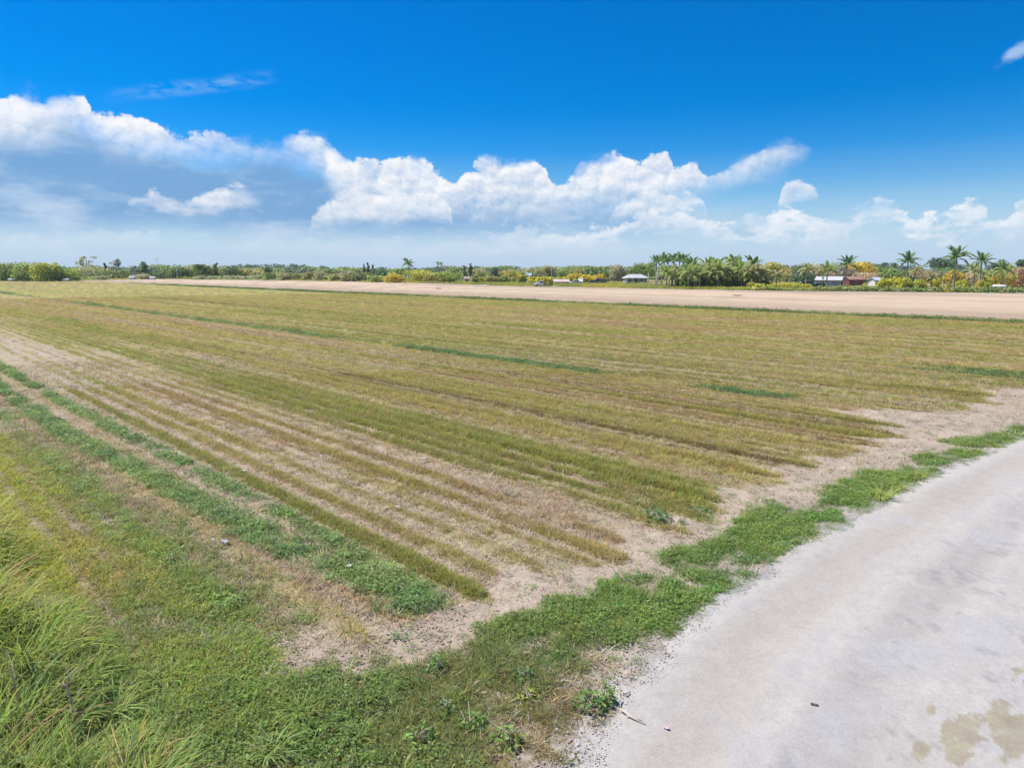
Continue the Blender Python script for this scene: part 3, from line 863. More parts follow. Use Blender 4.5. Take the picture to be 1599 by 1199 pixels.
T('tall green tree with narrow peak in the left treeline', 'tree', 338, 390, 410.5, 26, 'pine', 'mid', 'olive', .3, n=520)
T('broad dull green tree with dark foot in the left treeline', 'tree', 366, 385, 414, 34, 'round', 'mid', 'dark', .4)
T('yellowish olive tree at the left end of the pinkish field edge', 'tree', 398, 390, 419, 38, 'round', 'olive', 'yellow', .2)
T('dark slim tree among olive bushes left of centre', 'tree', 418, 385, 417, 12, 'tall', 'dark', n=260)
T('distant cluster of three dark pointed conifers: left one', 'tree', 569, 420, 412, 8, 'pine', 'dark', n=200)
T('distant cluster of three dark pointed conifers: tallest, in the middle', 'tree', 575.5, 422, 409.5, 9, 'pine', 'dark', n=240)
T('distant cluster of three dark pointed conifers: right one', 'tree', 583, 425, 413, 9, 'pine', 'dark', n=200)
T('green tree behind the olive bushes right of the three conifers', 'tree', 596, 400, 419, 32, 'round', 'blue', 'mid', .4)
T('light green tree left of the lone dark palm', 'tree', 621, 360, 418, 30, 'round', 'mid', 'ygreen', .3)
tree('bush', 'round orange-yellow bush with dark foot at the field edge', 'bush', 615, 282, 426, 30, 'bush', 'orange', 'yellow', .55)
tree('bush', 'bright green bush left of the orange-yellow bush', 'bush', 588, 290, 430, 30, 'bush', 'mid', 'ygreen', .5)
T('broad yellow-green tree with golden top right of the lone dark palm', 'tree', 656, 285, 421, 40, 'round', 'ygreen', 'yellow', .4, base=.4)
T('golden olive tree beside the broad yellow-green one', 'tree', 676, 280, 425, 30, 'round', 'olive', 'yellow', .5, base=.3)
T('bright green tree left of the small white gap in the trees', 'tree', 700, 275, 424, 34, 'round', 'mid', 'ygreen', .5, base=.3)
T('dark pointed conifer left of the taller thin one', 'tree', 726, 330, 414, 11, 'pine', 'blue', n=240)
T('thin dark conifer standing above the middle treeline', 'tree', 735, 335, 411.5, 7, 'tall', 'dark', n=220)
T('dark round tree behind brownish palms near the middle', 'tree', 773, 330, 416.5, 20, 'round', 'blue', 'dark', .5)
T('yellowish palmy tree left of the pale blue roof', 'tree', 797, 290, 421, 30, 'round', 'olive', 'yellow', .4)
T('olive tree hiding the left half of the pale blue roof', 'tree', 812, 300, 424, 20, 'round', 'olive', 'mid', .4)
T('dark green tree right of the pale blue roof', 'tree', 828, 320, 424, 20, 'round', 'blue', 'mid', .3)
T('mid green tree behind the yellow bush row', 'tree', 884, 300, 420, 30, 'round', 'mid', 'ygreen', .3)
T('olive tree behind the yellow bush row', 'tree', 905, 305, 419, 28, 'round', 'olive', 'yellow', .3)
T('dark green domed tree behind the yellow bush row', 'tree', 935, 300, 415.5, 42, 'round', 'mid', 'dark', .4)
T('brownish green round tree left of the white-roofed house', 'tree', 965, 290, 412.5, 30, 'round', 'olive', 'grey', .4, bare=.12)
T('bright green tree behind the white-roofed house', 'tree', 1008, 300, 409.5, 30, 'tall', 'mid', 'ygreen', .4)
T('olive domed tree behind the right end of the palm grove', 'tree', 1205, 235, 408.5, 44, 'round', 'olive', 'orange', .4, base=2)
T('dusty pink leafless tree behind the white-roofed red shed', 'tree', 1283, 230, 413, 34, 'umbrella', 'pink', 'straw', .4, bare=.45)
T('twiggy pinkish tree right of the red shed', 'tree', 1312, 224, 413, 30, 'round', 'pink', 'grey', .4, bare=.4)
T('tall orange-yellow tree right of the red shed', 'tree', 1342, 232, 408, 46, 'round', 'orange', 'yellow', .4, base=2)
T('straw-coloured spreading tree in front of the orange-yellow tree', 'tree', 1356, 214, 425, 38, 'umbrella', 'straw', 'orange', .15, bare=.3)
T('grey-green tree between the twiggy pinkish tree and the orange-yellow tree', 'tree', 1330, 222, 419, 22, 'round', 'grey', 'olive', .4, bare=.2)
T('yellow-green shrubby tree under the first tall palm on the right', 'tree', 1399, 188, 430, 30, 'bush', 'ygreen', 'yellow', .4)
T('pinkish twiggy tree left of the brown palm', 'tree', 1440, 200, 421, 36, 'umbrella', 'pink', 'olive', .3, bare=.4)
T('bright yellow bush right of the brown palm', 'tree', 1460, 182, 434, 14, 'bush', 'yellow', 'ygreen', .3)
T('golden tree under the tallest palm at right', 'tree', 1490, 178, 421, 26, 'round', 'yellow', 'orange', .4)
T('grey twiggy tree left of the tallest palm at right', 'tree', 1473, 186, 423, 24, 'umbrella', 'grey', 'olive', .4, bare=.4)
T('pale straw tree left of the second tall palm at right', 'tree', 1513, 190, 425, 30, 'round', 'straw', 'orange', .25, bare=.3)
T('soft green tree behind the second tall palm at right', 'tree', 1540, 196, 421, 30, 'round', 'mid', 'olive', .4)
T('orange-brown tree over the white clutter near the right edge', 'tree', 1562, 184, 426, 36, 'round', 'orange', 'ygreen', .35)
T('orange-pink tree at the right edge of the picture', 'tree', 1593, 186, 417, 36, 'round', 'pink', 'orange', .5, bare=.15)
T('dark umbrella-shaped tree far behind the tallest right palm', 'tree', 1468, 330, 401.5, 34, 'umbrella', 'blue', 'dark', .5)
T('dark domed tree far behind the right palms', 'tree', 1562, 320, 405, 24, 'round', 'blue', 'dark', .5)
T('dark layered tree rising above the far woods at the right edge', 'tree', 1592, 330, 405, 18, 'umbrella', 'dark', 'blue', .5)
T('dark round tree on the skyline right of the orange-yellow tree', 'tree', 1378, 420, 410, 16, 'round', 'dark', 'blue', .4)
T('pair of dark skyline trees: the one nearer the right palms', 'tree', 1394, 430, 411, 14, 'round', 'dark', 'blue', .4)

# --- palms
palm('lone dark coconut palm standing over the middle treeline', 638, 300, 408, 'royal', 15, spread=1.1)
palm('very tall thin palm with small head above the treeline: left one of two', 684, 330, 411, 'royal', 12, spread=.5)
palm('very tall thin palm with small head above the treeline: right one of two', 689, 338, 412, 'royal', 12, spread=.5)
for i, (x, d, tp, kd, lb) in enumerate([(748, 285, 420, 'dry', 'brownish palm left of the dark round tree near the middle'), (763, 268, 424, 'dry', 'low olive palm in front of the dark round tree near the middle'),
                                       (783, 285, 421, 'dry', 'brownish palm right of the dark round tree near the middle'), (717, 285, 424, 'coconut', 'green palm beside the thin dark conifer'),
                                       (807, 300, 424, 'pale', 'pale palm left of the small pale blue roof')]):
    palm(lb, x, d, tp, kd, 15)
for i, (x, d, tp) in enumerate([(1024, 205, 404), (1033, 209, 402.5), (1041, 204, 402), (1050, 208, 401), (1060, 212, 402), (1066, 207, 402.5)]):
    palm(['leftmost royal palm of the tall row right of the white-roofed house', 'royal palm second from the left in the tall row beside the white-roofed house', 'royal palm third from the left in the tall row beside the white-roofed house',
          'royal palm fourth from the left in the tall row, its head the highest', 'royal palm fifth from the left in the tall row', 'rightmost royal palm of the tall row at the grove end'][i], x, d, tp, 'royal', 14, group='royal palms in a row beside the grove', spread=.95)
grove = [(1078, 196, 409, 'royal', 'dark slender palm leaning over the left part of the grove'), (1103, 200, 404.5, 'coconut', 'tall bright palm near the middle of the grove skyline'),
         (1117, 205, 407, 'royal', 'dark palm just right of the tall bright one on the grove skyline'), (1143, 203, 404, 'royal', 'tall dark palm with wide head on the grove skyline'),
         (1151, 196, 406.5, 'coconut', 'green palm nestled right of the wide-headed one'), (1173, 204, 405, 'royal', 'dark feathery palm left of the olive domed tree'),
         (1188, 190, 415, 'pale', 'large pale palm with arching fronds before the olive domed tree'), (1093, 194, 412, 'dry', 'orange-tinged palm under the tall bright palm of the grove'),
         (1212, 186, 422, 'pale', 'low spreading palm at the right end of the grove'), (1228, 192, 425, 'dry', 'brownish low palm just beyond the grove end')]
for x, d, tp, kd, lb in grove: palm(lb, x, d, tp, kd, 17, spread=1.15)
gp = np.random.default_rng(11)
for i in range(38):                                 # the dense low palms of the grove
    x = 1040 + 148 * (i + gp.uniform(.1, .9)) / 38; d = 184 + gp.uniform(0, 14); tp = gp.uniform(416, 433) if i % 2 else gp.uniform(408, 422)
    palm('low bushy palm packed in the dense grove right of the royal palms', x, d, tp, ('coconut', 'pale', 'coconut', 'dry')[int(gp.integers(4))], 15, group='low palms of the dense grove', spread=1.25)
for x, d, tp, kd, lb, ln in [(1257, 186, 411, 'pale', 'pale twin-trunked palm left of the red shed', .3), (1290, 180, 411.5, 'coconut', 'palm standing in front of the white shed roof', 0), (1318, 172, 405.5, 'royal', 'tall straight palm right of the red gable', .1),
                            (1386, 196, 421, 'coconut', 'low green palm right of the small white shed', 0), (1414, 176, 402, 'royal', 'slender tall palm, first from the left among the right-hand palms', 0), (1423, 186, 416, 'dry', 'yellowish palm leaning beside the slender tall palm', .8),
                            (1453, 180, 424, 'dry', 'brown shaggy palm among the yellow bushes on the right', 0), (1488, 166, 393, 'royal', 'tallest palm of all, broad head near the right side', 0), (1520, 178, 414, 'pale', 'pale shaggy palm touching the second tall right palm', -.3),
                            (1528, 170, 401.5, 'royal', 'second tall palm at right, between the tallest and the picture edge', 0), (1565, 174, 411, 'coconut', 'bright green palm above the white clutter at right', 0)]:
    palm(lb, x, d, tp, kd, 19 if x == 1488 else 16, lean=ln, spread=1.0 if x != 1488 else 1.15)

# --- bushes and filler trees of the middle treeline
bn = np.random.default_rng(31)
for x, tp, w in [(424, 425, 22), (445, 425, 22), (462, 426, 24), (482, 424, 24), (505, 423, 30), (524, 427, 20), (545, 422, 26), (560, 424, 22), (574, 425, 18)]:
    tree('bush', 'rounded olive bush with dark foot in the row left of the orange-yellow bush', 'bush', x, front(x) + bn.uniform(6, 16), tp, w, 'bush', 'olive', 'pale' if x % 2 else 'mid', .4, group='olive bushes along the far field edge')
for i in range(15):
    x = 118 + i * 21 + bn.uniform(-5, 5)
    T('dull green tree filling the hazy left treeline behind the scrub', 'tree', x, 410 + bn.uniform(0, 40), bn.uniform(412.5, 418), bn.uniform(30, 46), 'round', ('mid', 'olive', 'blue', 'mid')[int(bn.integers(4))], 'pale', .25, group='trees filling the left treeline')
for i in range(15):
    x = 430 + i * 10 + bn.uniform(-4, 4)
    T('low green tree of the hazy line behind the olive bushes', 'tree', x, 390 + bn.uniform(0, 60), bn.uniform(415, 420), bn.uniform(28, 40), 'round', ('mid', 'olive', 'blue')[int(bn.integers(3))], 'pale', .2, group='low trees behind the olive bushes')
for i in range(9):
    x = 740 + i * 9 + bn.uniform(-3, 3)
    tree('bush', 'low green shrub under the brownish palms near the middle', 'bush', x, 258 + bn.uniform(0, 14), bn.uniform(427, 433), bn.uniform(14, 20), 'bush', ('mid', 'olive', 'ygreen')[int(bn.integers(3))], 'yellow', .2, group='shrubs under the brownish palms')
for i, x in enumerate([832, 846, 858, 872, 886, 895, 904, 913, 922, 931, 940]):
    tree('bush', 'yellow leafy bush in the row behind the parked vehicles', 'bush', x, 262 + bn.uniform(-4, 6), 427.5 + bn.uniform(-1, 2.5) + (3 if x < 880 else 0), 16, 'bush', 'yellow', 'ygreen' if x < 890 else 'orange', .3, group='yellow bushes behind the parked vehicles')
for i in range(14):
    x = 110 + i * 23 + bn.uniform(-6, 6)
    tree('bush', 'low light green scrub bush at the foot of the left treeline', 'bush', x, front(x) + bn.uniform(4, 20), bn.uniform(428, 432), bn.uniform(20, 34), 'bush', ('olive', 'ygreen', 'pale')[int(bn.integers(3))], 'mid', .3, group='scrub bushes along the left treeline')
for x, tp, w in [(1240, 440, 22), (1262, 447, 14), (1380, 433, 20), (1412, 432, 24), (1436, 435, 18), (1502, 436, 20), (1533, 436, 22)]:
    tree('bush', 'yellow-green bush between the palm trunks on the right', 'bush', x, front(x) + bn.uniform(10, 20), tp, w, 'bush', 'ygreen', 'yellow', .4, group='yellow-green bushes between the right-hand palms')
for i in range(17):
    x = 700 + i * 21 + bn.uniform(-6, 6)
    T('soft green tree in the hazy line behind the vehicles and house', 'tree', x, 345 + bn.uniform(0, 60), bn.uniform(414, 420), bn.uniform(28, 44), 'round', ('mid', 'olive', 'blue')[int(bn.integers(3))], 'pale', .2, group='trees behind the vehicles and house')
for i in range(13):
    x = 1180 + i * 33 + bn.uniform(-8, 8)
    T('mid green tree of the line behind the sheds and right-hand palms', 'tree', x, 262 + bn.uniform(0, 50), bn.uniform(415, 422), bn.uniform(30, 44), 'round', ('mid', 'blue', 'olive')[int(bn.integers(3))], 'green', .3, group='trees behind the sheds')

for i in range(22):
    x = 1062 + i * 6.2 + bn.uniform(-2, 2)
    tree('bush', 'dark olive undergrowth bush between the low palms of the dense grove', 'bush', x, 186 + bn.uniform(0, 14), bn.uniform(430, 438), bn.uniform(12, 18), 'bush', ('olive', 'mid', 'mid')[int(bn.integers(3))], 'ygreen', .3, group='undergrowth of the dense grove')
for i in range(8):
    x = 1176 + i * 11.5 + bn.uniform(-3, 3)
    tree('bush', 'bright yellow-green weed bush beyond the track between the grove and the sheds', 'bush', x, front(x) + bn.uniform(6, 14), bn.uniform(440, 445), bn.uniform(14, 20), 'bush', 'ygreen', 'yellow', .45, group='yellow-green weed bushes beside the grove')
# clipped hedge along the track on the right, in one run
X0 = np.linspace(1180, 1612, 60); hv, hf, hk = [], [], []
for x in X0:
    px, py = place(x, front(x) + 3.0 + bn.uniform(-.4, .4))
    hh = (1.15 if x > 1270 else .75) * bn.uniform(.7, 1.35)
    V, F, K = foliage(bn, [(px, py, hh * .45, 1.3, 1.0, hh * .6)], 62, .26, G_['mid' if bn.random() < .6 else 'olive'], second=G_['ygreen'] if x < 1275 else G_['pale'], second_k=.45 if x < 1275 else .25)
    hf.append(F + sum(len(q) for q in hv)); hv.append(V); hk.append(K)
V = np.concatenate(hv); o_ = V.mean(0) * np.array([1, 1, 0])
hedge = empty('hedge', o_[0], o_[1]); setp(hedge, 'long low green hedge along the track in front of the sheds and right-hand palms', 'hedge')
link_mesh('foliage', mesh_np('foliage', V - o_, np.concatenate(hf), np.concatenate(hk), LEAF), hedge)

# far woods that close the view: too many trees to count
fw = np.random.default_rng(77); hv, hf, hk = [], [], []; cnt = 0
for i in range(330):
    x = fw.uniform(-120, 1720); d = fw.uniform(560, 900)
    t_ = np.interp(x, [-120, 100, 360, 400, 510, 525, 860, 1000, 1200, 1380, 1599, 1720], [416, 416, 414.5, 413, 414.5, 419, 417.5, 416, 414, 411.5, 411, 411]) + fw.normal(0, 1.4)
    px, py = place(x, d); h = max(3.0, height_for(t_, d)); w = fw.uniform(9, 17)
    V, F, K = foliage(fw, [(px, py, h * .52, w * .5, w * .5, h * .45), (px + fw.normal(0, 3), py, h * .66, w * .32, w * .32, h * .33)], 130, 1.15, G_['dark' if fw.random() < .6 else 'blue'], hue=.12)
    V[:, 2] = np.minimum(V[:, 2], h); hf.append(F + cnt); cnt += len(V); hv.append(V); hk.append(K)
o = bpy.data.objects.new('far_woods', mesh_np('far_woods', np.concatenate(hv), np.concatenate(hf), np.concatenate(hk), LEAF)); C.objects.link(o); o['kind'] = 'stuff'

# ------------------------------------------------------------------ houses, sheds, vehicles, poles
WHITE = M.plain('white_paint', (0.78, 0.78, 0.76), .45, .06, 2)
ROOF_W = M.plain('white_sheet_roof', (0.56, 0.56, 0.57), .4, .06, 1.2)
RED = M.plain('red_painted_boards', (0.56, 0.085, 0.06), .6, .12, 1.5)
MAROON = M.plain('maroon_boards', (0.22, 0.06, 0.05), .7, .15, 1.5)
GREY = M.plain('grey_block_wall', (0.42, 0.42, 0.41), .8, .1, 1.5)
TEAL = M.plain('pale_teal_wall', (0.30, 0.44, 0.42), .7, .1, 1.5)
BLUEROOF = M.plain('pale_blue_roof', (0.40, 0.49, 0.55), .45, .08, 1.2)
DARK = M.plain('dark_opening', (0.025, 0.025, 0.028), .6, .1, 2)
GLASS = M.plain('dark_glass', (0.03, 0.04, 0.05), .08, .05, 2)
TYRE = M.plain('tyre_rubber', (0.03, 0.03, 0.03), .85, .1, 8)
STEEL = M.plain('weathered_steel', (0.30, 0.30, 0.30), .45, .15, 4, .4)
BODY_D = M.plain('dark_car_paint', (0.05, 0.055, 0.065), .3, .05, 2)
BODY_G = M.plain('grey_car_paint', (0.17, 0.18, 0.20), .3, .05, 2)
RUST = M.plain('rusty_sheet', (0.36, 0.20, 0.14), .8, .25, 2)
WOOD = M.plain('weathered_wood', (0.40, 0.33, 0.26), .85, .2, 5)
PALE = M.plain('pale_concrete_pole', (0.62, 0.60, 0.56), .8, .1, 3)
LBLUE = M.plain('pale_blue_boards', (0.52, 0.56, 0.74), .6, .08, 2)


def box(x0, x1, y0, y1, z0, z1):
    V = [(x, y, z_) for z_ in (z0, z1) for y in (y0, y1) for x in (x0, x1)]
    F = [(0, 2, 3, 1), (4, 5, 7, 6), (0, 1, 5, 4), (2, 6, 7, 3), (0, 4, 6, 2), (1, 3, 7, 5)]
    return V, F


def prism(profile_, y0, y1):
    """A side profile in x-z pushed along y."""
    n = len(profile_)
    V = [(x, y0, z_) for x, z_ in profile_] + [(x, y1, z_) for x, z_ in profile_]
    F = [tuple(range(n)), tuple(range(2 * n - 1, n - 1, -1))] + [(i, i + n, (i + 1) % n + n, (i + 1) % n) for i in range(n)]
    return V, F


def part(name, vf, mat, parent, bevel=0.0):
    o = new_obj(name, vf[0], vf[1], mat, parent)
    bm_fix(o.data)
    if bevel:
        b = o.modifiers.new('bevel', 'BEVEL'); b.width = bevel; b.segments = 2; b.limit_method = 'ANGLE'
    return o


def bm_fix(me):
    import bmesh
    bm = bmesh.new(); bm.from_mesh(me); bmesh.ops.recalc_face_normals(bm, faces=bm.faces[:]); bm.to_mesh(me); bm.free()


def wheel(cx, cy, r, w, parent, name='wheel'):
    pr = [(r * math.cos(a), r * math.sin(a)) for a in np.linspace(0, 2 * np.pi, 16, endpoint=False)]
    V = [(cx + p, cy - w / 2, r + q) for p, q in pr] + [(cx + p, cy + w / 2, r + q) for p, q in pr]
    n = 16
    F = [tuple(range(n)), tuple(range(2 * n - 1, n - 1, -1))] + [(i, i + n, (i + 1) % n + n, (i + 1) % n) for i in range(n)]
    o = part(name, (V, F), TYRE, parent)
    pr = [(r * .55 * math.cos(a), r * .55 * math.sin(a)) for a in np.linspace(0, 2 * np.pi, 12, endpoint=False)]
    for yy in (cy - w / 2 - .012, cy + w / 2 + .012):
        yb = yy + (.03 if yy < cy else -.03)
        V = [(cx + p, yy, r + q) for p, q in pr] + [(cx + p, yb, r + q) for p, q in pr]
        part('rim', (V, [tuple(range(12)), tuple(range(23, 11, -1))] + [(i, i + 12, (i + 1) % 12 + 12, (i + 1) % 12) for i in range(12)]), STEEL, o)
    return o


def car(name, label, cat, x, dist, rz, paint, kind='car'):
    X, Y = place(x, dist)
    r = empty(name, X, Y, .02, rz); setp(r, label, cat)
    if kind == 'car':
        prof = [(-2.2, .35), (-2.25, .75), (-1.45, .92), (-.75, 1.42), (.75, 1.44), (1.5, .98), (2.2, .9), (2.25, .4)]
        part('body', prism(prof, -.86, .86), paint, r, .07)
        part('window', prism([(-1.25, .95), (-.70, 1.34), (.68, 1.36), (1.25, 1.0)], -.875, .875), GLASS, r)
        part('windscreen', prism([(-1.44, .97), (-.80, 1.40), (-.76, 1.36), (-1.38, .94)], -.72, .72), GLASS, r)
        xs = (-1.4, 1.4)
    elif kind == 'van':
        prof = [(-2.4, .35), (-2.45, .95), (-1.9, 1.15), (-1.4, 1.95), (2.35, 1.98), (2.4, .4)]
        part('body', prism(prof, -.92, .92), paint, r, .07)
        part('window', prism([(-1.6, 1.2), (-1.25, 1.75), (-.4, 1.76), (-.4, 1.2)], -.935, .935), GLASS, r)
        xs = (-1.5, 1.5)
    for cx in xs:
        for cy in (-.80, .80): wheel(cx, cy, .32, .2, r)
    for cy in (-.6, .6): part('headlight', box(-2.27 if kind == 'car' else -2.46, -2.2, cy - .16, cy + .16, .66, .80), WHITE, r)
    return r


# white pickup with a long dark flatbed, at the far edge of the ploughed land
X, Y = place(848.5, 214)
r = empty('pickup_truck', X, Y, .03, R(2)); setp(r, 'white pickup truck with long dark flatbed at the far edge of the bare field', 'pickup truck')
part('cab', prism([(-2.75, .42), (-2.8, 1.0), (-1.75, 1.14), (-1.25, 1.75), (-.05, 1.78), (.02, .45)], -.92, .92), WHITE, r, .06)
part('window', prism([(-1.55, 1.14), (-1.18, 1.64), (-.25, 1.66), (-.25, 1.14)], -.935, .935), GLASS, r)
part('windscreen', prism([(-1.80, 1.17), (-1.30, 1.73), (-1.25, 1.70), (-1.72, 1.14)], -.74, .74), GLASS, r)
part('flatbed', box(.06, 2.9, -1.0, 1.0, .72, .86), DARK, r)
part('chassis', box(.0, 2.8, -.45, .45, .5, .715), DARK, r)
part('headboard', box(.07, .13, -1.0, 1.0, .865, 1.5), DARK, r)
for sx in (.9, 1.9, 2.85): part('stake', box(sx - .04, sx, -1.0, -.94, .865, 1.2), DARK, r)
part('side_rail', box(.15, 2.86, -1.06, -1.005, .95, 1.1), DARK, r)
for cx in (-2.0, 1.7):
    for cy in (-.80, .80): wheel(cx, cy, .37, .24, r)
part('bumper', box(-2.93, -2.81, -.9, .9, .45, .62), STEEL, r)
for cy in (-.66, .66): part('headlight', box(-2.83, -2.74, cy - .16, cy + .16, .74, .92), PALE, r)

car('white_car', 'white car parked under the yellow bushes, left of the white van', 'car', 899, 250, R(8), WHITE)
car('white_van', 'white van end parked right beside the white car under the yellow bushes', 'van', 907, 256, R(80), WHITE, 'van')
car('dark_car', 'dark grey car parked at the right end of the yellow bushes', 'car', 926, 250, R(-5), BODY_G)
car('grey_van', 'grey van parked right of the dark grey car under the yellow bushes', 'van', 936, 254, R(4), BODY_G, 'van')
car('dark_car', 'dark car parked left of the white-roofed red shed, nearest the shed', 'car', 1279, 186, R(6), BODY_D)
car('dark_car', 'dark car parked left of the white-roofed red shed, farther from the shed', 'car', 1267, 188, R(-4), BODY_D)
car('dark_van', 'dark van under the pale twin-trunked palm', 'van', 1255, 192, R(5), BODY_D, 'van')


def gable_shed(name, label, x, dist, w, d, eave, ridge, wall, roof, rz=0.0, along=True, cat='shed', door=True, windows=2):
    """Shed with its ridge along x."""
    X, Y = place(x, dist)
    r = empty(name, X, Y, 0, rz); setp(r, label, cat)
    hw, hd = w / 2, d / 2
    V = [(-hw, -hd, 0), (hw, -hd, 0), (hw, hd, 0), (-hw, hd, 0), (-hw, -hd, eave), (hw, -hd, eave), (hw, hd, eave), (-hw, hd, eave), (-hw, 0, ridge), (hw, 0, ridge)]
    part('wall', (V, [(0, 1, 5, 4), (2, 3, 7, 6), (1, 2, 6, 9, 5), (3, 0, 4, 8, 7), (3, 2, 1, 0)]), wall, r)
    k = (ridge - eave) / hd; ov = .35; t = .09
    for sgn in (-1, 1):
        y0, z0 = sgn * (hd + ov), eave - k * ov
        V = [(-hw - ov, y0, z0 + .03), (hw + ov, y0, z0 + .03), (hw + ov, 0, ridge + .03), (-hw - ov, 0, ridge + .03)]
        V += [(a, b, c + t) for a, b, c in V]
        part('roof', (V, [(0, 1, 2, 3), (4, 5, 6, 7), (0, 1, 5, 4), (1, 2, 6, 5), (2, 3, 7, 6), (3, 0, 4, 7)]), roof, r)
    if door:
        dr = part('door', box(hw - .02, hw + .05, -d * .2, d * .12, .02, eave * .85), DARK, r)
        fr = part('door_frame', box(hw - .02, hw + .04, d * .13, d * .16, .02, eave * .9), WHITE, r)
    for i in range(windows):
        cx = -hw + w * (i + .7) / (windows + .4)
        wf = part('window', box(cx - .45, cx + .45, -hd - .05, -hd + .02, eave * .42, eave * .8), WHITE, r)
        part('pane', box(cx - .38, cx + .38, -hd - .065, -hd - .055, eave * .42 + .07, eave * .8 - .07), GLASS, wf)
    return r


gable_shed('red_shed', 'red shed with bright white sheet roof behind the hedge', 1294.5, 200, 6.6, 4.6, 2.2, 3.1, RED, ROOF_W, R(-33))
# lean-to bay and grey stuff beside the red shed
# the long side stands open: grey boards set back between pale posts
rs = bpy.data.objects['red_shed']
part('front_panel', box(-3.28, 3.28, -2.36, -2.31, .02, 2.05), GREY, rs)
for i in range(5): part('post', box(-3.25 + i * 1.6, -3.13 + i * 1.6, -2.5, -2.38, 0, 2.1), PALE, rs)
X, Y = place(1289, 192)
r = empty('flat_trailer', X, Y, 0, R(4)); setp(r, 'grey stake-sided trailer standing before the white-roofed red shed', 'trailer')
part('deck', box(-1.6, 1.6, -.9, .9, .6, .72), STEEL, r)
for i in range(5): part('stake', box(-1.55 + i * .76, -1.48 + i * .76, -.93, -.86, .725, 1.7), PALE, r)
part('side_board', box(-1.58, 1.58, -.99, -.94, 1.1, 1.5), GREY, r)
for cy in (-.85, .85): wheel(.3, cy, .34, .2, r)
part('drawbar', box(-2.6, -1.6, -.06, .06, .5, .6), STEEL, r)

gable_shed('maroon_shed', 'dark maroon shed with rusty roof right of the red gable', 1330, 206, 4.4, 3.6, 2.3, 3.1, MAROON, RUST, R(10), windows=1)
gable_shed('white_shed', 'small white shed with bluish side right of the straw-coloured tree', 1366, 196, 2.3, 2.6, 2.3, 2.9, WHITE, LBLUE, R(14), windows=1)
gable_shed('blue_roofed_house', 'far small house with pale blue roof above teal walls in the middle treeline', 822, 318, 5.0, 5.0, 2.6, 3.7, TEAL, BLUEROOF, R(-12), cat='house', windows=3)
gable_shed('white_shed', 'tiny pale shed under the far-left clump, left of its middle', 19, 316, 2.0, 1.6, .8, 1.2, GREY, GREY, R(5), windows=1)
gable_shed('white_shed', 'tiny white-roofed shed at the right foot of the far-left clump', 104, 318, 1.9, 1.6, .8, 1.2, WHITE, GREY, R(5), windows=1)
gable_shed('white_shed', 'tiny white shed left of the dark layered tree', 207, 372, 2.4, 2, 1.2, 1.8, WHITE, GREY, R(0), windows=1)
gable_shed('white_shed', 'tiny white shed right of the dark layered tree', 239, 372, 2.2, 2, 1.0, 1.6, WHITE, GREY, R(0), windows=1)
gable_shed('pale_hut', 'pale hut in the gap right of the bright green middle tree', 729, 272, 1.8, 2.0, 1.8, 2.5, GREY, WOOD, R(6), windows=1)
gable_shed('rusty_shed', 'low rusty-roofed shed left of the white car', 876, 246, 5.2, 3.2, 1.0, 1.7, RUST, M.plain('faded_pink_roof', (.62, .48, .44), .7, .15, 1.2), R(4), windows=1)

# white hip-roofed house with a shaded porch
X, Y = place(992, 262)
r = empty('white_roofed_house', X, Y, 0, R(6)); setp(r, 'low house with broad white hip roof and shaded porch left of the royal palms', 'house')
hw, hd, ev, rg = 4.6, 3.4, 2.15, 3.5
V = [(-hw, -hd, ev), (hw, -hd, ev), (hw, hd, ev), (-hw, hd, ev), (-hw + 2.4, 0, rg), (hw - 2.4, 0, rg), (-hw, -hd, ev - .14), (hw, -hd, ev - .14), (hw, hd, ev - .14), (-hw, hd, ev - .14)]
part('roof', (V, [(0, 1, 5, 4), (1, 2, 5), (2, 3, 4, 5), (3, 0, 4), (0, 6, 7, 1), (1, 7, 8, 2), (2, 8, 9, 3), (3, 9, 6, 0), (6, 9, 8, 7)]), ROOF_W, r)
part('wall', box(-hw + .5, hw - .5, -hd + 1.9, hd - .5, 0, ev - .15), GREY, r)
for i in range(5): part('porch_post', box(-hw + .3 + i * 2.1, -hw + .42 + i * 2.1, -hd + .25, -hd + .37, 0, ev - .145), WHITE, r)
dr = part('door', box(-.5, .45, -hd + 1.85, -hd + 1.895, 0, 1.95), DARK, r); part('handle', box(.30, .36, -hd + 1.82, -hd + 1.848, .95, 1.05), STEEL, dr)
for cx in (-2.6, 2.2):
    wf = part('window', box(cx - .7, cx + .7, -hd + 1.84, -hd + 1.895, .8, 1.7), WHITE, r); part('pane', box(cx - .62, cx + .62, -hd + 1.82, -hd + 1.838, .87, 1.63), GLASS, wf)

# white clutter near the right edge: a boat on its trailer under a cover
X, Y = place(1556, 172)
r = empty('covered_boat', X, Y, 0, R(8)); setp(r, 'white covered boat on a trailer beneath the orange-brown tree at right', 'boat')
V, F = [], []
secs = [(-2.3, .12, .75, .9), (-1.6, .62, .62, 1.05), (-.5, .85, .55, 1.1), (1.0, .88, .52, 1.1), (2.1, .82, .55, 1.05)]
for xx, hw_, zk, zt in secs: V += [(xx, -hw_, zt), (xx, -hw_ * .75, zk + .15), (xx, 0, zk), (xx, hw_ * .75, zk + .15), (xx, hw_, zt), (xx, 0, zt + .35)]
for i in range(4):
    for k in range(6): F.append((i * 6 + k, i * 6 + (k + 1) % 6, (i + 1) * 6 + (k + 1) % 6, (i + 1) * 6 + k))
F += [tuple(range(6)), tuple(range(29, 23, -1))]
part('hull', (V, F), WHITE, r)
part('trailer_frame', box(-2.9, 1.9, -.08, .08, .38, .48), STEEL, r); part('axle', box(.55, .65, -.95, .95, .3, .38), STEEL, r)
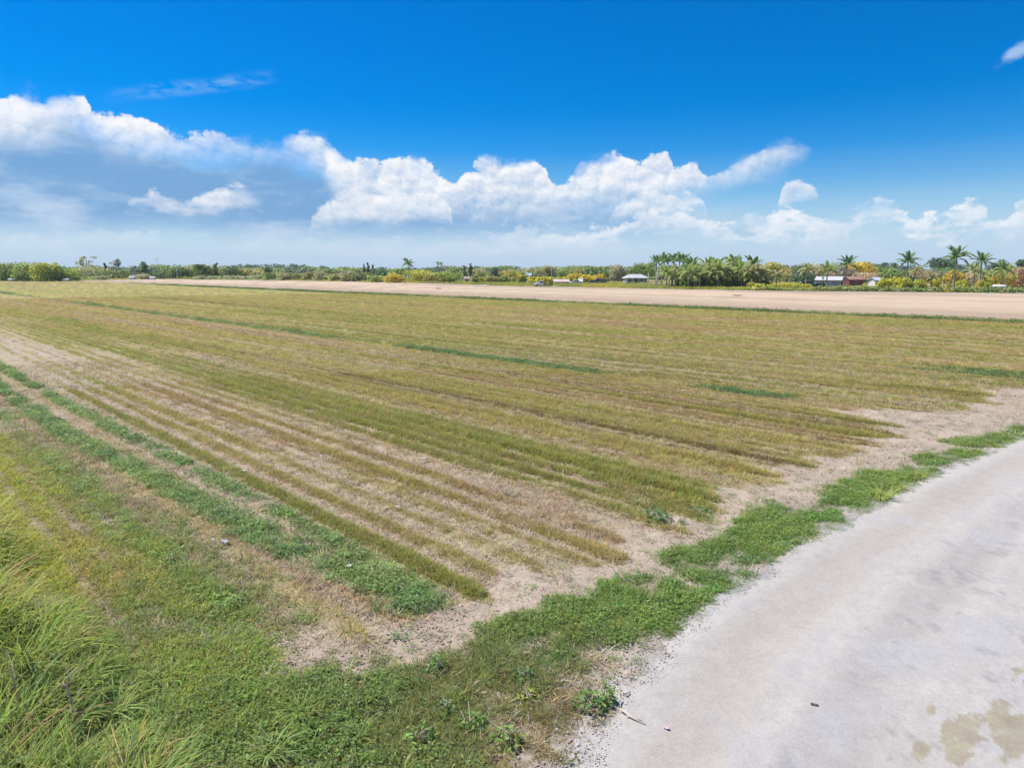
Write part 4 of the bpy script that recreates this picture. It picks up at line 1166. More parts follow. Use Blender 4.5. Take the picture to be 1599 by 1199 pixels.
for cy in (-.95, .95): wheel(.6, cy, .3, .18, r)
part('outboard_motor', box(2.12, 2.45, -.18, .18, .55, 1.45), BODY_D, r, .05)

# poles
def pole(label, x, dist, top, rad=.11, arm=True, mat=PALE, name='utility_pole'):
    X, Y = place(x, dist); h = height_for(top, dist)
    r = empty(name, X, Y); setp(r, label, 'pole')
    v, f = tube([(0, 0, -.2), (0, 0, h * .5), (0, 0, h)], [rad * 1.25, rad, rad * .75], 8); new_obj('shaft', v, f, mat, r, True)
    if arm:
        part('crossarm', box(-1.0, 1.0, -.06, .06, h - .7, h - .56), WOOD, r)
        for sx in (-.85, 0, .85): part('insulator', box(sx - .05, sx + .05, -.05, .05, h - .555 if sx else h + .002, h - .36 if sx else h + .16), GREY, r)
    return r


pole('thin distant utility pole rising left of the low dark green tree', 247, 410, 404, .10)
pole('pale slim pole in the left treeline above the scrub', 277, 372, 418, .13, False)
pole('pale tall pole above the yellow bushes near the middle', 861, 262, 417, .10)
pole('short tan post left of the tall pale pole, first of two', 833, 280, 427, .16, False, WOOD, 'tan_post')
pole('short tan post left of the tall pale pole, second of two', 840, 280, 428, .16, False, WOOD, 'tan_post')
pole('pale pole standing at the right end of the white-roofed house', 1012, 258, 426, .12, False)
pole('pale pole before the royal palms', 1025.5, 200, 424, .16, False)

# ------------------------------------------------------------------ ground plants, scattered by geometry nodes ("stuff")
PROTO = bpy.data.collections.new('plant_shapes')           # shapes to scatter; not linked into the scene


def plant_material(name, trans=0.35, rough=0.65):
    m, t, p = M.new(name)
    a = t.nodes.new('ShaderNodeAttribute'); a.attribute_type = 'INSTANCER'; a.attribute_name = 'col'
    b = t.nodes.new('ShaderNodeAttribute'); b.attribute_name = 'col'
    mx = t.nodes.new('ShaderNodeMix'); mx.data_type = 'RGBA'; mx.blend_type = 'MULTIPLY'; mx.inputs[0].default_value = 1
    t.links.new(a.outputs['Color'], mx.inputs[6]); t.links.new(b.outputs['Color'], mx.inputs[7])
    p.inputs['Roughness'].default_value = rough; p.inputs['Specular IOR Level'].default_value = 0.25
    t.links.new(mx.outputs[2], p.inputs['Base Color'])
    tr = t.nodes.new('ShaderNodeBsdfTranslucent'); t.links.new(mx.outputs[2], tr.inputs['Color'])
    ms = t.nodes.new('ShaderNodeMixShader'); ms.inputs[0].default_value = trans
    t.links.new(p.outputs[0], ms.inputs[1]); t.links.new(tr.outputs[0], ms.inputs[2])
    t.links.new(ms.outputs[0], t.nodes['Material Output'].inputs['Surface'])
    return m


BLADE = plant_material('grass_blade', 0.45)
DRY = plant_material('dry_straw', 0.12, 0.8)


def blades(rng, n, h, w, spread, lean, bend, segs, hue=0.18, tipdry=0.2, flat=False):
    """A tuft of arching blades; returns verts, quad faces, colours."""
    V, F, K = [], [], []
    for i in range(n):
        a = rng.uniform(0, 2 * np.pi); r = spread * math.sqrt(rng.random())
        bx, by = r * math.cos(a), r * math.sin(a)
        a2 = a + rng.normal(0, 0.9)
        hh = h * rng.uniform(0.5, 1.15); ww = w * rng.uniform(0.7, 1.3)
        le = lean * rng.uniform(0.3, 1.4); be = bend * rng.uniform(0.4, 1.6)
        side = np.array([-math.sin(a2), math.cos(a2), 0.0]); tw = rng.uniform(-0.8, 0.8)
        side = side * math.cos(tw) + np.array([math.cos(a2), math.sin(a2), 0]) * math.sin(tw)
        sh = rng.uniform(0.72, 1.25); tint = np.array([1 + rng.normal(0, hue * .5), 1.0, 1 + rng.normal(0, hue)]) * sh
        p = np.array([bx, by, -0.02]); ang = le; o = len(V)
        for k in range(segs + 1):
            f = k / segs
            wk = ww * (1 - f ** 1.6) * 0.5 + 0.0008
            V += [p - side * wk, p + side * wk]
            c = tint * (1 + tipdry * f * np.array([0.5, 0.15, -0.2]))
            K += [c, c]
            ang = min(ang + be / segs, 2.7)
            st_ = hh / segs
            p = p + st_ * np.array([math.sin(ang) * math.cos(a2), math.sin(ang) * math.sin(a2), math.cos(ang)])
            if flat: p[2] = max(p[2], 0.004)
        for k in range(segs): F.append((o + 2 * k, o + 2 * k + 1, o + 2 * k + 3, o + 2 * k + 2))
    return np.array(V), F, np.clip(np.array(K), 0.2, 2)


def leaves(rng, n, R_, h, size, hue=0.15, up=0.5):
    V, F, K = [], [], []
    for i in range(n):
        a = rng.uniform(0, 2 * np.pi); r = R_ * math.sqrt(rng.random())
        c = np.array([r * math.cos(a), r * math.sin(a), h * rng.uniform(0.1, 1.0) * (1 - (r / R_) ** 2 * .6)])
        nrm = np.array([rng.normal(0, up), rng.normal(0, up), 1.0]); nrm /= np.linalg.norm(nrm)
        a2 = rng.uniform(0, 2 * np.pi); d = np.array([math.cos(a2), math.sin(a2), 0]); d -= nrm * d.dot(nrm); d /= np.linalg.norm(d)
        e = np.cross(nrm, d); s_ = size * rng.uniform(0.6, 1.3); o = len(V)
        V += [c - d * s_, c + e * s_ * .45, c + d * s_, c - e * s_ * .45]
        k = np.array([1 + rng.normal(0, hue * .5), 1, 1 + rng.normal(0, hue)]) * rng.uniform(.7, 1.28)
        K += [k] * 4; F.append((o, o + 1, o + 2, o + 3))
    return np.array(V), F, np.clip(np.array(K), .2, 2)


def pebble(rng):
    t = (1 + 5 ** .5) / 2
    V = np.array([(-1, t, 0), (1, t, 0), (-1, -t, 0), (1, -t, 0), (0, -1, t), (0, 1, t), (0, -1, -t), (0, 1, -t), (t, 0, -1), (t, 0, 1), (-t, 0, -1), (-t, 0, 1)]) / 1.9
    V = V * rng.uniform(.75, 1.2, (12, 1)) * np.array([1, .8, .6])
    F = [(0, 11, 5), (0, 5, 1), (0, 1, 7), (0, 7, 10), (0, 10, 11), (1, 5, 9), (5, 11, 4), (11, 10, 2), (10, 7, 6), (7, 1, 8), (3, 9, 4), (3, 4, 2), (3, 2, 6), (3, 6, 8), (3, 8, 9), (4, 9, 5), (2, 4, 11), (6, 2, 10), (8, 6, 7), (9, 8, 1)]
    return V * .5, F, np.ones((12, 3))


def proto_set(name, builder, n, mat):
    col_ = bpy.data.collections.new(name)
    for i in range(n):
        V, F, K = builder(np.random.default_rng(100 + i))
        o = bpy.data.objects.new(name, mesh_np(name, V, F, K, mat)); col_.objects.link(o)
    return col_


P_stub = proto_set('stub_shape', lambda r: blades(r, 20, 0.155, 0.0095, 0.085, 0.4, 0.9, 2, tipdry=.25), 6, BLADE)
P_weed = proto_set('weed_shape', lambda r: leaves(r, 46, 0.17, 0.11, 0.024), 5, BLADE)
P_lawn = proto_set('lawn_shape', lambda r: blades(r, 24, 0.10, 0.009, 0.12, 0.55, 1.1, 2, hue=.24, tipdry=.35), 6, BLADE)
P_verge = proto_set('verge_shape', lambda r: blades(r, 26, 0.15, 0.0085, 0.11, 0.55, 1.3, 3, hue=.26, tipdry=.4), 6, BLADE)
P_tall = proto_set('tall_shape', lambda r: blades(r, 30, 0.76, 0.019, 0.12, 0.28, 2.1, 6, tipdry=.35), 6, BLADE)
P_straw = proto_set('straw_shape', lambda r: blades(r, 16, 0.14, 0.008, 0.16, 1.50, 0.25, 2, tipdry=0, flat=True), 5, DRY)
P_peb = proto_set('pebble_shape', pebble, 5, M.plain('stone', (0.5, 0.49, 0.47), .9, .25, 9))


def scatter(name, x, y, zz, sc, colr_, shapes, rng, kind='stuff', tilt=0.12, scz=None):
    n = len(x)
    me = bpy.data.meshes.new(name)
    me.vertices.add(n); me.vertices.foreach_set('co', np.stack([x, y, zz], -1).astype(np.float32).ravel())

    def att(nm, ty, arr, key):
        a = me.attributes.new(nm, ty, 'POINT'); a.data.foreach_set(key, np.asarray(arr).ravel())
    att('rot', 'FLOAT_VECTOR', np.stack([rng.normal(0, tilt, n), rng.normal(0, tilt, n), rng.uniform(0, 6.283, n)], -1).astype(np.float32), 'vector')
    att('sc', 'FLOAT_VECTOR', np.stack([sc, sc, sc if scz is None else scz], -1).astype(np.float32), 'vector')
    att('vi', 'INT', rng.integers(0, len(shapes.objects), n).astype(np.int32), 'value')
    c4 = np.ones((n, 4), np.float32); c4[:, :3] = colr_
    att('col', 'FLOAT_COLOR', c4, 'color')
    o = bpy.data.objects.new(name, me); C.objects.link(o); o['kind'] = kind
    g = bpy.data.node_groups.new(name + '_scatter', 'GeometryNodeTree')
    g.interface.new_socket('Geometry', in_out='INPUT', socket_type='NodeSocketGeometry')
    g.interface.new_socket('Geometry', in_out='OUTPUT', socket_type='NodeSocketGeometry')
    N = g.nodes; gi, go = N.new('NodeGroupInput'), N.new('NodeGroupOutput')
    ci = N.new('GeometryNodeCollectionInfo'); ci.inputs['Collection'].default_value = shapes
    ci.inputs['Separate Children'].default_value = True; ci.inputs['Reset Children'].default_value = True
    ip = N.new('GeometryNodeInstanceOnPoints'); ip.inputs['Pick Instance'].default_value = True

    def na(nm, ty):
        q = N.new('GeometryNodeInputNamedAttribute'); q.data_type = ty; q.inputs['Name'].default_value = nm
        return q.outputs['Attribute']
    L = g.links
    L.new(gi.outputs[0], ip.inputs['Points']); L.new(ci.outputs[0], ip.inputs['Instance'])
    L.new(na('vi', 'INT'), ip.inputs['Instance Index']); L.new(na('rot', 'FLOAT_VECTOR'), ip.inputs['Rotation']); L.new(na('sc', 'FLOAT_VECTOR'), ip.inputs['Scale'])
    L.new(ip.outputs[0], go.inputs[0])
    md = o.modifiers.new('scatter', 'NODES'); md.node_group = g
    return o


def sample(n, r0, r1, half=43.0, power=1.0):
    """Random places in front of the camera, denser near it (even in log distance when power = 0)."""
    a = np.radians(RNG.uniform(-half, half, n))
    q = RNG.random(n)
    if power == 0: r = r0 * (r1 / r0) ** q
    else: r = (r0 ** power + q * (r1 ** power - r0 ** power)) ** (1 / power)
    return r * np.sin(a), r * np.cos(a)


def jit(n, k=0.14):
    return (RNG.normal(1, k, n)[:, None] * (1 + RNG.normal(0, .07, (n, 3)))).clip(.4, 1.8)


# --- crop stubble
X1, Y1 = sample(300000, 7.0, 34.0, power=0.9); X2, Y2 = sample(340000, 32.0, 150.0, power=0.5)
X, Y = np.concatenate([X1, X2]), np.concatenate([Y1, Y2])
q = zones(X, Y)
p_ = q['field'] * (1 - q['beyond']) * np.clip(q['cover'], 0, 1) ** 1.5 * (1 - q['weed'] * .9) * (1 - q['straw'] * .75) * (1 - q['left']) * np.clip(sstep(q['s'], 6.2, 6.45) + .12, 0, 1)
k = RNG.random(len(X)) < p_
S_, T_ = q['s'][k].copy(), q['t'][k]
near = q['d'][k] < 75                              # drilled in rows: pull the tufts onto their row
S_[near] = 6.64 + .67 * np.round((S_[near] - 6.64) / .67) + np.clip(S_[near] - (6.64 + .67 * np.round((S_[near] - 6.64) / .67)), -.34, .34) * np.interp(q['n_mid'][k][near], [.3, .7], [.38, .95])
XR, YR = to_xy(S_, T_)
cc = q['crop'][k] * jit(k.sum(), .16) * (.86 + .3 * q['rv'][k])[:, None]; dd = q['d'][k]
dryk = RNG.random(k.sum()) < 0.16
cc[dryk] = np.array([0.52, 0.42, 0.23]) * jit(dryk.sum(), .15)
hs_ = np.interp(q['s'][k], [6, 8, 11, 14, 22, 40], [.8, .9, .8, 1.1, 1.0, 1.1]) * RNG.uniform(.5, 1.35, k.sum()) * np.interp(q['rv'][k], [.2, .8], [.75, 1.2]) * (0.55 + 0.6 * q['cover'][k])
wd = np.interp(dd, [8, 30, 70, 150], [1.0, 1.15, 1.7, 2.8])
scatter('crop_stubble', XR, YR, np.zeros(k.sum()), wd * hs_, cc, P_stub, RNG, scz=hs_ * np.interp(dd, [8, 60, 150], [1, 1.15, 1.3]))
print('stubble', k.sum())
# --- clods on the bare earth
CLOD = plant_material('clod', 0.0, 1.0)
P_clod = proto_set('clod_shape', pebble, 5, CLOD)
X, Y = sample(90000, 6.0, 40.0, power=0.8); q = zones(X, Y)
k = RNG.random(len(X)) < np.clip((1 - q['lawn'] - q['verge'] - q['weed']) * (.75 - .45 * q['field'] * q['cover']), 0, 1) * (q['t'] > q['road_t'] + .25) * (1 - q['beyond'])
n = k.sum()
scatter('soil_clods', X[k], Y[k], np.full(n, .004), RNG.gamma(2.2, .011, n).clip(.008, .085) * np.interp(q['d'][k], [8, 40], [1, 1.7]), np.array([0.385, 0.31, 0.24]) * jit(n, .12), P_clod, RNG, tilt=.2, scz=RNG.gamma(2.2, .006, n).clip(.004, .04))
# --- straw litter on the open earth
X, Y = sample(60000, 6.0, 45.0, power=0.8); q = zones(X, Y)
k = RNG.random(len(X)) < np.clip(q['straw'] * 1.0 + q['field'] * (1 - q['weed']) * .40 + .10 * (q['left'] > .5) * (q['t'] > 8) + .12 * (q['t'] > q['road_t'] + .3) * (q['field'] < .5), 0, 1) * (1 - q['beyond'])
n = k.sum()
cs = lerp3(np.array([0.46, 0.375, 0.25]), np.array([0.46, 0.35, 0.225]), np.clip(q['straw'][k] + RNG.normal(.2, .25, n), 0, 1)) * jit(n, .2)
scatter('straw_litter', X[k], Y[k], np.full(n, .012), RNG.uniform(.6, 1.3, n) * np.interp(q['d'][k], [8, 45], [1, 1.8]), cs, P_straw, RNG, tilt=.08)
# --- weedy strips
X1, Y1 = sample(150000, 7.0, 45.0, power=0.7); X2, Y2 = sample(150000, 32.0, 300.0, power=0.3)
X, Y = np.concatenate([X1, X2]), np.concatenate([Y1, Y2]); q = zones(X, Y)
k = RNG.random(len(X)) < q['weed'] ** 1.5 * (1 - q['beyond'] * .8) * np.interp(q['d'], [10, 40], [.40, 1]) * np.maximum(sstep(q['n_mid'] * .6 + q['n_fin'] * .4, .26, .5), sstep(q['s'], 15, 20))
n = k.sum(); sw = RNG.uniform(.7, 1.35, n) * np.interp(q['d'][k], [8, 30, 100, 300], [1, 1.3, 3.0, 6])
scatter('strip_weeds', X[k], Y[k], np.zeros(n), sw, q['weed_c'][k] * jit(n, .22), P_weed, RNG, tilt=.3, scz=sw * np.interp(q['d'][k], [8, 40, 100, 300], [.8, .9, .6, .4]))
kk = (RNG.random(len(X)) < .8 * q['weed'] * sstep(q['n_mid'], .2, .42)) & (q['d'] < 60); n = kk.sum()
scatter('strip_grass', X[kk], Y[kk], np.zeros(n), RNG.uniform(.6, 1.4, n) * np.interp(q['d'][kk], [8, 30, 100, 300], [1, 1.3, 2.5, 5]), q['weed_c'][kk] * jit(n, .2) * np.array([1.15, 1.05, .9]), P_lawn, RNG)
print('weeds', k.sum())
# --- dark weedy line along the far edge of the crop
n = 3600; tt_ = RNG.uniform(-30, 260, n); X, Y = to_xy(80.3 + RNG.normal(0, .55, n), tt_); X, Y = X + (0), Y
k = RNG.random(n) < np.clip(2.4 * fbm(tt_ / 9.0, tt_ * 0 + 2, 4) - .5, .10, 1) * sstep(tt_, -30, 5); n = k.sum()
scatter('edge_weeds', X[k], Y[k], np.zeros(n), RNG.uniform(2.2, 4.2, n), np.array([.19, .28, .09]) * jit(n, .2), P_weed, RNG, scz=RNG.uniform(2.5, 5.5, n))
# --- lawn-like grass on the left
X1, Y1 = sample(170000, 6.0, 26.0, power=0.9); X2, Y2 = sample(60000, 24.0, 130.0, power=0.4)
X, Y = np.concatenate([X1, X2]), np.concatenate([Y1, Y2]); q = zones(X, Y)
k = (RNG.random(len(X)) < q['lawn'] * (1 - .5 * q['straw'])) & (q['weed'] < .6)
n = k.sum(); cl = q['lawn_c'][k] * jit(n, .18)
S_, T_ = q['s'][k].copy(), q['t'][k]
pull = sstep(T_, 8.8, 11.5) * .42 * (q['d'][k] < 45)       # the left land was drilled too
S_ = S_ - pull * (S_ - .52 * np.round(S_ / .52)); XL, YL = to_xy(S_, T_)
hl = RNG.uniform(.6, 1.3, n) * np.interp(q['n_mid'][k], [.3, .6], [.75, 1.35])
scatter('lawn_grass', XL, YL, np.zeros(n), hl * np.interp(q['d'][k], [8, 26, 130], [1, 1.4, 3.5]), cl, P_lawn, RNG, scz=hl * np.interp(q['d'][k], [8, 130], [1, 1.6]))
kk = k & (RNG.random(len(X)) < .30) & (q['yel'] < .45) & (q['d'] < 26); n = kk.sum()
scatter('lawn_weeds', X[kk], Y[kk], np.zeros(n), RNG.uniform(.4, .9, n), (q['weed_c'][kk] * .5 + q['lawn_c'][kk] * .6) * jit(n, .15), P_weed, RNG)
print('lawn', k.sum())
# --- verge along the road
X1, Y1 = sample(150000, 5.6, 32.0, power=0.8)
X, Y = X1, Y1; q = zones(X, Y)
k = RNG.random(len(X)) < q['verge'] ** 1.6 * .8
n = k.sum(); hv = RNG.uniform(.4, 1.05, n) * np.interp(q['n_mid'][k], [.25, .6], [.6, 1.25]) * np.interp(q['t'][k] - q['road_t'][k], [0, .7], [.5, 1])
scatter('verge_grass', X[k], Y[k], np.zeros(n), hv * np.interp(q['d'][k], [6, 32], [.9, 1.7]), q['verge_c'][k] * jit(n, .2), P_verge, RNG, scz=hv)
kk = k & (RNG.random(len(X)) < .42 * sstep(q['n_big'], .35, .6)) & (q['t'] - q['road_t'] > .3); n = kk.sum()
scatter('verge_weeds', X[kk], Y[kk], np.zeros(n), RNG.uniform(.5, 1.15, n), lerp3(q['verge_c'][kk], np.array([.25, .40, .10]), RNG.random(n)) * jit(n, .15), P_weed, RNG)
kk = (RNG.random(len(X)) < .03) & (q['t'] > q['road_t'] + .2) & (q['verge'] + q['lawn'] + q['field'] < .3) & (q['beyond'] < .1); n = kk.sum()
scatter('sprigs', X[kk], Y[kk], np.zeros(n), RNG.uniform(.3, .8, n), np.array([.26, .36, .12]) * jit(n, .2), P_weed, RNG)
print('verge', k.sum())
# --- tall grass in the near left corner
X, Y = sample(19000, 5.2, 17.0, half=46, power=1.2); q = zones(X, Y)
edge = np.interp(q['t'], [2, 5.5, 7.0, 8, 10, 12, 15, 17], [2.6, 2.3, 2.1, 1.8, 1.7, 1.75, 1.5, 1.25]) + (q['n_mid'] - .5) * 1.5
pt = sstep(edge - q['s'], -.15, .45) * .75
k = (RNG.random(len(X)) < pt) & (X < 0); n = k.sum()
ht = RNG.uniform(.55, 1.2, n) * np.interp((edge - q['s'])[k], [-.1, .5, 1.5], [.5, .9, 1.25]) * np.interp(q['n_mid'][k], [.3, .65], [.65, 1.15]) * np.interp(q['d'][k], [5, 8, 10, 14], [.75, 1.0, 1.25, 1.4])
ct = lerp3(np.array([.27, .39, .11]), np.array([.47, .55, .13]), np.clip(sstep(q['t'][k], 8.5, 12.5) * .8 + RNG.normal(.1, .2, n), 0, 1)) * jit(n, .15)
dk = RNG.random(n) < .13; ct[dk] = np.array([.48, .38, .2]) * jit(dk.sum(), .15)
scatter('tall_grass', X[k], Y[k], np.zeros(n), ht, ct, P_tall, RNG, tilt=.15)
print('tall', n)
# single longer tufts spread through the near grass
X, Y = sample(5200, 5.4, 15.0, half=44, power=1.2); q = zones(X, Y)
k = (RNG.random(len(X)) < (q['lawn'] + q['verge']) * .16 * sstep(q['s'], 6.0, 2.4)) & (q['t'] > q['road_t'] + .4); n = k.sum()
scatter('grass_tufts', X[k], Y[k], np.zeros(n), RNG.uniform(.25, .5, n), lerp3(np.array([.26, .40, .11]), np.array([.40, .48, .12]), RNG.random(n)), P_tall, RNG)
# --- loose stones along the road edge
X, Y = sample(170000, 5.0, 24.0, half=46, power=0.7); q = zones(X, Y)
e_ = q['t'] - q['road_t']
w_ = np.exp(-((e_ - .05) / .27) ** 2) * np.interp(q['s'], [4, 7.5, 10, 30], [1.0, .95, .5, .3]) + .012 * (e_ < 0) * (e_ > -4) + .05 * np.exp(-((e_ - .35) / .3) ** 2)
k = RNG.random(len(X)) < w_; n = k.sum()
scatter('loose_stones', X[k], Y[k], np.full(n, .015), RNG.gamma(3, .005, n).clip(.006, .032), np.ones((n, 3)), P_peb, RNG)
print('stones', n)
# rough growth beyond the ploughed land
a = RNG.uniform(R(-42), R(42), 26000); r = edge_r(a) + RNG.gamma(1.3, 22, 26000) + .5
X, Y = r * np.sin(a), r * np.cos(a); nb_ = fbm(X / 14, Y / 14, 3); k = nb_ > .42; n = k.sum()
yel = np.clip(sstep(nb_[k], .5, .68) + RNG.normal(0, .15, n), 0, 1)
scatter('rough_growth', X[k], Y[k], np.zeros(n), RNG.uniform(3.2, 7.5, n), lerp3(np.array([.34, .38, .10]), np.array([.52, .47, .08]), yel) * jit(n, .15), P_weed, RNG, scz=RNG.uniform(4, 9, n))

# ------------------------------------------------------------------ the air: a closed box of thin haze round the whole scene
V, F = box(-2500, 2500, -2500, 2500, -1.2, 24.0)
hm = bpy.data.materials.new('haze_air'); hm.use_nodes = True
hn = hm.node_tree; hn.nodes.remove(hn.nodes['Principled BSDF'])
pv = hn.nodes.new('ShaderNodeVolumePrincipled')
pv.inputs['Color'].default_value = (0.86, 0.93, 1.0, 1); pv.inputs['Density'].default_value = 0.00013; pv.inputs['Anisotropy'].default_value = 0.0
hn.links.new(pv.outputs[0], hn.nodes['Material Output'].inputs['Volume'])
hz_o = new_obj('haze', V, F, hm); bm_fix(hz_o.data); hz_o['kind'] = 'stuff'

# ------------------------------------------------------------------ single plants, sticks and scraps near the camera
SM = np.random.default_rng(44)
PLANT = leaf_material('weed_leaf', 0.4)
STALK = M.plain('dead_stalk', (0.50, 0.39, 0.29), .9, .3, 12)
SCRAP = M.plain('white_scrap', (0.52, 0.52, 0.49), .5, .08, 20)
PINK = M.plain('pink_wrapper', (0.68, 0.40, 0.46), .4, .15, 20)
BLUEP = M.plain('bluish_plastic', (0.34, 0.38, 0.52), .35, .1, 20)
STICK = M.plain('bleached_stick', (0.52, 0.46, 0.38), .85, .2, 25)
DEADLEAF = M.plain('dead_leaf', (0.12, 0.09, 0.07), .8, .3, 20)


def weed(label, px, py, r_, h, rgb, leaf=.035, n=70, name='weed'):
    X, Y = at(px, py); root = empty(name, X, Y, 0, SM.uniform(0, 6.28)); setp(root, label, 'weed')
    V, F, K = leaves(SM, n, r_, h, leaf, up=.7)
    link_mesh('foliage', mesh_np('foliage', V, F, K * np.array(rgb), PLANT), root)
    ts = [tube([(0, 0, -.03), (SM.normal(0, r_ * .2), SM.normal(0, r_ * .2), h * .5), (SM.normal(0, r_ * .5), SM.normal(0, r_ * .5), h * .9)], [.007, .005, .003], 5) for _ in range(5)]
    v, f = join_tubes(ts); new_obj('stem', v, f, STALK, root)


weed('large leafy weed at the right end of the verge near the loose sticks', 922, 1104, .22, .20, (.26, .40, .12), .040, 120)
weed('tall leafy sprig at the road-side end of the large weed', 946, 1098, .10, .30, (.30, .46, .12), .038, 60)
weed('pale blue-green weed in the middle of the near verge', 698, 1108, .13, .13, (.25, .40, .20), .030, 60)
weed('bright green leafy weed right of the pale blue-green weed', 737, 1132, .15, .16, (.28, .46, .12), .034, 80)
weed('yellowish weed above the bright green one in the near verge', 826, 1092, .14, .12, (.42, .48, .10), .030, 70)
weed('upright weed with pale leaves at the top of the near verge, left side', 683, 1047, .14, .22, (.28, .44, .14), .034, 80)
weed('dusky green weed at the top of the near verge, right side', 818, 1058, .14, .14, (.22, .38, .14), .030, 70)
weed('broad green weed lowest in the near verge, left one of two', 656, 1158, .20, .20, (.28, .42, .11), .036, 110)
weed('bushy weed lowest in the near verge, right one of two', 790, 1160, .17, .20, (.30, .44, .12), .036, 100)
weed('dark green weed clump at the field corner before the bare strip', 1026, 812, .30, .30, (.16, .30, .12), .045, 150)
weed('small dark weed on the bare strip right of the field-corner clump', 1065, 817, .10, .10, (.16, .30, .11), .030, 40)
weed('low green weed patch at the field edge behind the small dark weed', 1092, 801, .34, .14, (.19, .34, .13), .040, 110)
weed('tiny dark weed on the bare corner below the stubble rows', 756, 930, .07, .10, (.14, .25, .09), .025, 36)
weed('low weed alone on the bare patch by the grass corner', 622, 996, .15, .07, (.20, .34, .13), .028, 50)


def clump(label, px, py, h, n, rgb, w=.018):
    X, Y = at(px, py); root = empty('grass_clump', X, Y, 0, SM.uniform(0, 6.28)); setp(root, label, 'grass clump')
    V, F, K = blades(SM, n, h, w, h * .28, .35, 1.7, 6, tipdry=.3)
    link_mesh('blade_tuft', mesh_np('blade_tuft', V, F, K * np.array(rgb), PLANT), root)


clump('yellow-green arching grass clump beside the road, nearer one', 1372, 778, .55, 70, (.42, .50, .12))
clump('yellow-green arching grass clump beside the road, farther one', 1402, 762, .50, 60, (.40, .50, .12))
clump('yellowish grass clump farthest along the road edge', 1434, 748, .42, 50, (.46, .50, .14))
clump('bright grass clump in the near grass left of the verge weeds', 470, 1118, .34, 46, (.36, .50, .13))
clump('arching pale grass clump low in the near grass', 425, 1178, .42, 50, (.36, .48, .17))
clump('fresh green grass clump standing alone in the near lawn', 255, 1062, .36, 40, (.38, .50, .12))
clump('tall broad-bladed grass clump right of the dead stalk', 165, 1120, .62, 60, (.36, .46, .13), .022)
clump('bright grass clump with curved tips below the dead stalk', 205, 1175, .46, 60, (.38, .50, .12), .024)

# the dead brown stalk in the tall grass
X, Y = at(118, 1170); root = empty('dead_stalk', X, Y, 0); setp(root, 'dead brown stalk standing upright in the tall grass at near left', 'dead plant')
v, f = join_tubes([tube([(0, 0, -.05), (.02, .01, .35), (-.01, .0, .75), (.03, .02, 1.0)], [.012, .011, .008, .003], 6)] +
                  [tube([(0, 0, .25 + .09 * i), (.06 * math.cos(i * 2.2), .06 * math.sin(i * 2.2), .34 + .09 * i), (.13 * math.cos(i * 2.2), .13 * math.sin(i * 2.2), .38 + .09 * i)], [.007, .005, .002], 4) for i in range(7)])
new_obj('stem', v, f, STALK, root, True)
V, F, K = leaves(SM, 30, .12, .95, .045, up=1.4)
link_mesh('dry_leaf', mesh_np('dry_leaf', V, F, K * np.array((.36, .26, .17)), PLANT), root)


def scrap(name, label, cat, px, py, w, l, mat, lift=.05, rz=0.0, curl=.35):
    X, Y = at(px, py)
    n = 7; V, F = [], []; w, l = w * .7, l * .62
    for i in range(n):
        f_ = i / (n - 1) - .5
        for j in range(4):
            g = j / 3 - .5
            V.append((l * f_, w * g * (1 - .35 * abs(f_)) + SM.normal(0, w * .05), curl * w * (abs(f_) * 1.2 + math.sin(g * 5 + f_ * 4) * .3) + SM.normal(0, w * .04)))
    for i in range(n - 1):
        for j in range(3): a = i * 4 + j; F.append((a, a + 1, a + 5, a + 4))
    o = new_obj(name, V, F, mat, None, True, (X, Y, lift)); o.rotation_euler.z = rz
    sd = o.modifiers.new('thickness', 'SOLIDIFY'); sd.thickness = .003
    setp(o, label, cat)


scrap('paper_scrap', 'white scrap lying in the stubble rows, leftmost of three', 'litter', 382, 739, .13, .20, SCRAP, .07, .4)
scrap('paper_scrap', 'thin white scrap lying in the olive stubble, farthest of three', 'litter', 662, 722, .10, .30, SCRAP, .12, .5)
scrap('paper_scrap', 'white scrap lying between the stubble rows, nearest of three', 'litter', 621, 797, .08, .17, SCRAP, .09, .3)
scrap('plastic_cup', 'pale greenish-white scrap on the long green weed strip', 'litter', 546, 894, .09, .13, SCRAP, .12, 1.0)
scrap('plastic_bag', 'bluish plastic bag scrap lying in the lawn weeds', 'litter', 352, 851, .14, .22, BLUEP, .07, .2)
scrap('paper_scrap', 'tiny white scrap left of the bluish bag in the lawn weeds', 'litter', 333, 849, .06, .09, SCRAP, .09, .2)
scrap('candy_wrapper', 'pink wrapper lying in the loose gravel of the road edge', 'litter', 1040, 1140, .05, .11, PINK, .035, -.6)
scrap('fallen_leaf', 'dark dead leaf lying on the pale gravel road', 'leaf', 1271, 1105, .05, .13, DEADLEAF, .045, -.3)
scrap('paper_scrap', 'small white curl of paper in the dry verge', 'litter', 869, 1151, .025, .06, SCRAP, .10, 1.1)


def stick(label, p0, p1, r_, z1=.03):
    a, b = at(*p0), at(*p1); m = (a + b) / 2
    v, f = tube([(*(a - m), z1), (*(SM.normal(0, .01, 2)), .025 + r_), (*(b - m), .012 + r_)], [r_ * .8, r_, r_ * .5], 7)
    o = new_obj('stick', v, f, STICK, None, True, (m[0], m[1], 0)); setp(o, label, 'stick')


stick('long bleached stick lying from the verge onto the gravel', (968, 1112), (1008, 1135), .016, .05)
stick('thin grey stick lying beside the long bleached one', (978, 1122), (1003, 1128), .009, .04)
stick('short upright-looking pale stick above the long bleached one', (966, 1095), (969, 1106), .010, .10)
stick('short pale stick lying in the dry grass above the others', (975, 1089), (984, 1083), .010, .06)


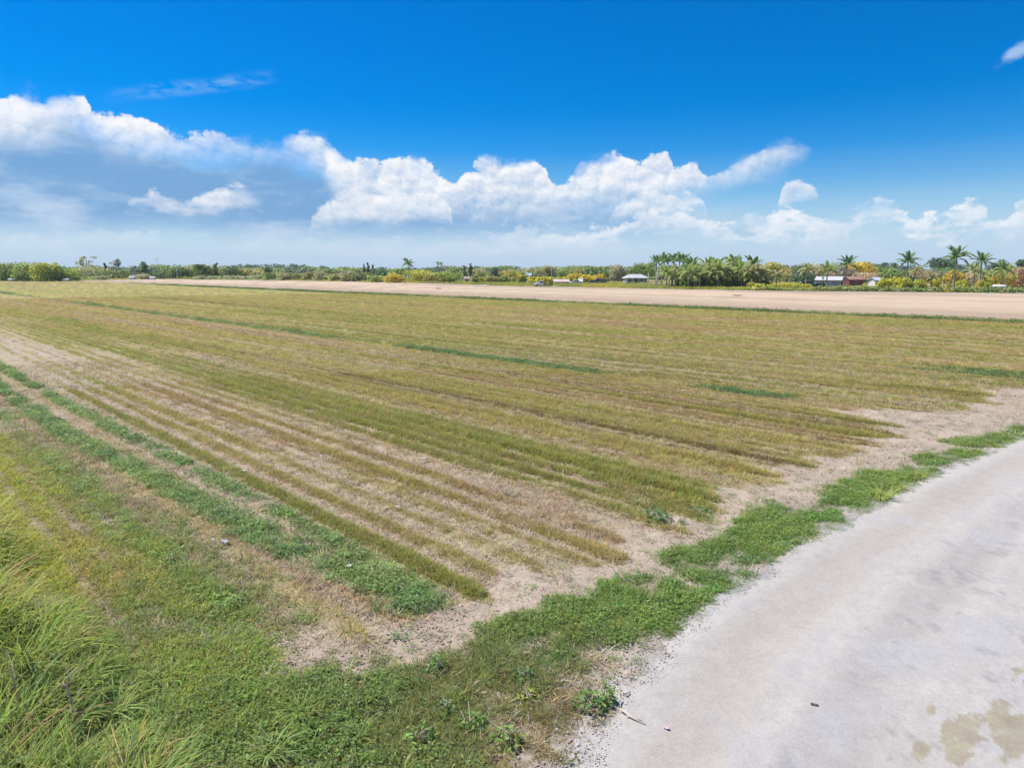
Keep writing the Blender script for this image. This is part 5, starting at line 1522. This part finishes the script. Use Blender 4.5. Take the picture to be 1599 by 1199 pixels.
def branch(label, px, py, w):
    X, Y = at(px, py)
    ts = [tube([(SM.uniform(-w, w) * .4, SM.normal(0, .2), .02), (SM.uniform(-w, w) * .5, SM.normal(0, .3), SM.uniform(.05, .2)), (SM.uniform(-w, w) * .6, SM.normal(0, .3), SM.uniform(.02, .25))], [.06, .05, .03], 5) for _ in range(9)]
    v, f = join_tubes(ts); o = new_obj('dead_branch', v, f, STALK, None, False, (X, Y, .0)); setp(o, label, 'branch')


branch('dark heap of dead branches lying on the bare field, nearer one below the palm grove', 1152, 462, 2.0)
branch('dark heap of dead branches lying on the bare field, farther one left of centre', 686, 451, 1.8)


# ------------------------------------------------------------------ rows of look-alikes: each is named by its place in its own row
ORD = ['leftmost', 'second', 'third', 'fourth', 'fifth', 'sixth', 'seventh', 'eighth', 'ninth', 'tenth', 'eleventh', 'twelfth', 'thirteenth', 'fourteenth', 'fifteenth', 'sixteenth', 'seventeenth']
ROWS = {'olive bushes along the far field edge': ('rounded olive bush', 'in the row left of the orange-yellow bush'),
        'yellow bushes behind the parked vehicles': ('yellow leafy bush', 'in the row behind the parked vehicles'),
        'scrub bushes along the left treeline': ('light green scrub bush', 'at the foot of the left treeline'),
        'yellow-green bushes between the right-hand palms': ('yellow-green bush', 'between the right-hand palm trunks'),
        'yellow-green weed bushes beside the grove': ('bright weed bush', 'between the grove and the red shed'),
        'shrubs under the brownish palms': ('low shrub', 'under the brownish middle palms'),
        'low trees behind the olive bushes': ('low hazy tree', 'behind the olive bush row'),
        'trees filling the left treeline': ('dull green tree', 'behind the scrub of the left treeline'),
        'trees behind the vehicles and house': ('soft green tree', 'behind the parked vehicles and house'),
        'trees behind the sheds': ('mid green tree', 'behind the sheds and right-hand palms')}
for g_, (what, where) in ROWS.items():
    row = sorted((o for o in S.objects if o.get('group') == g_), key=lambda o: math.atan2(o.location.x, o.location.y))
    for i, o in enumerate(row):
        o['label'] = '%s, %s, %s' % (what, 'leftmost' if i == 0 else ('rightmost' if i == len(row) - 1 else ORD[i] + ' from the left'), where)
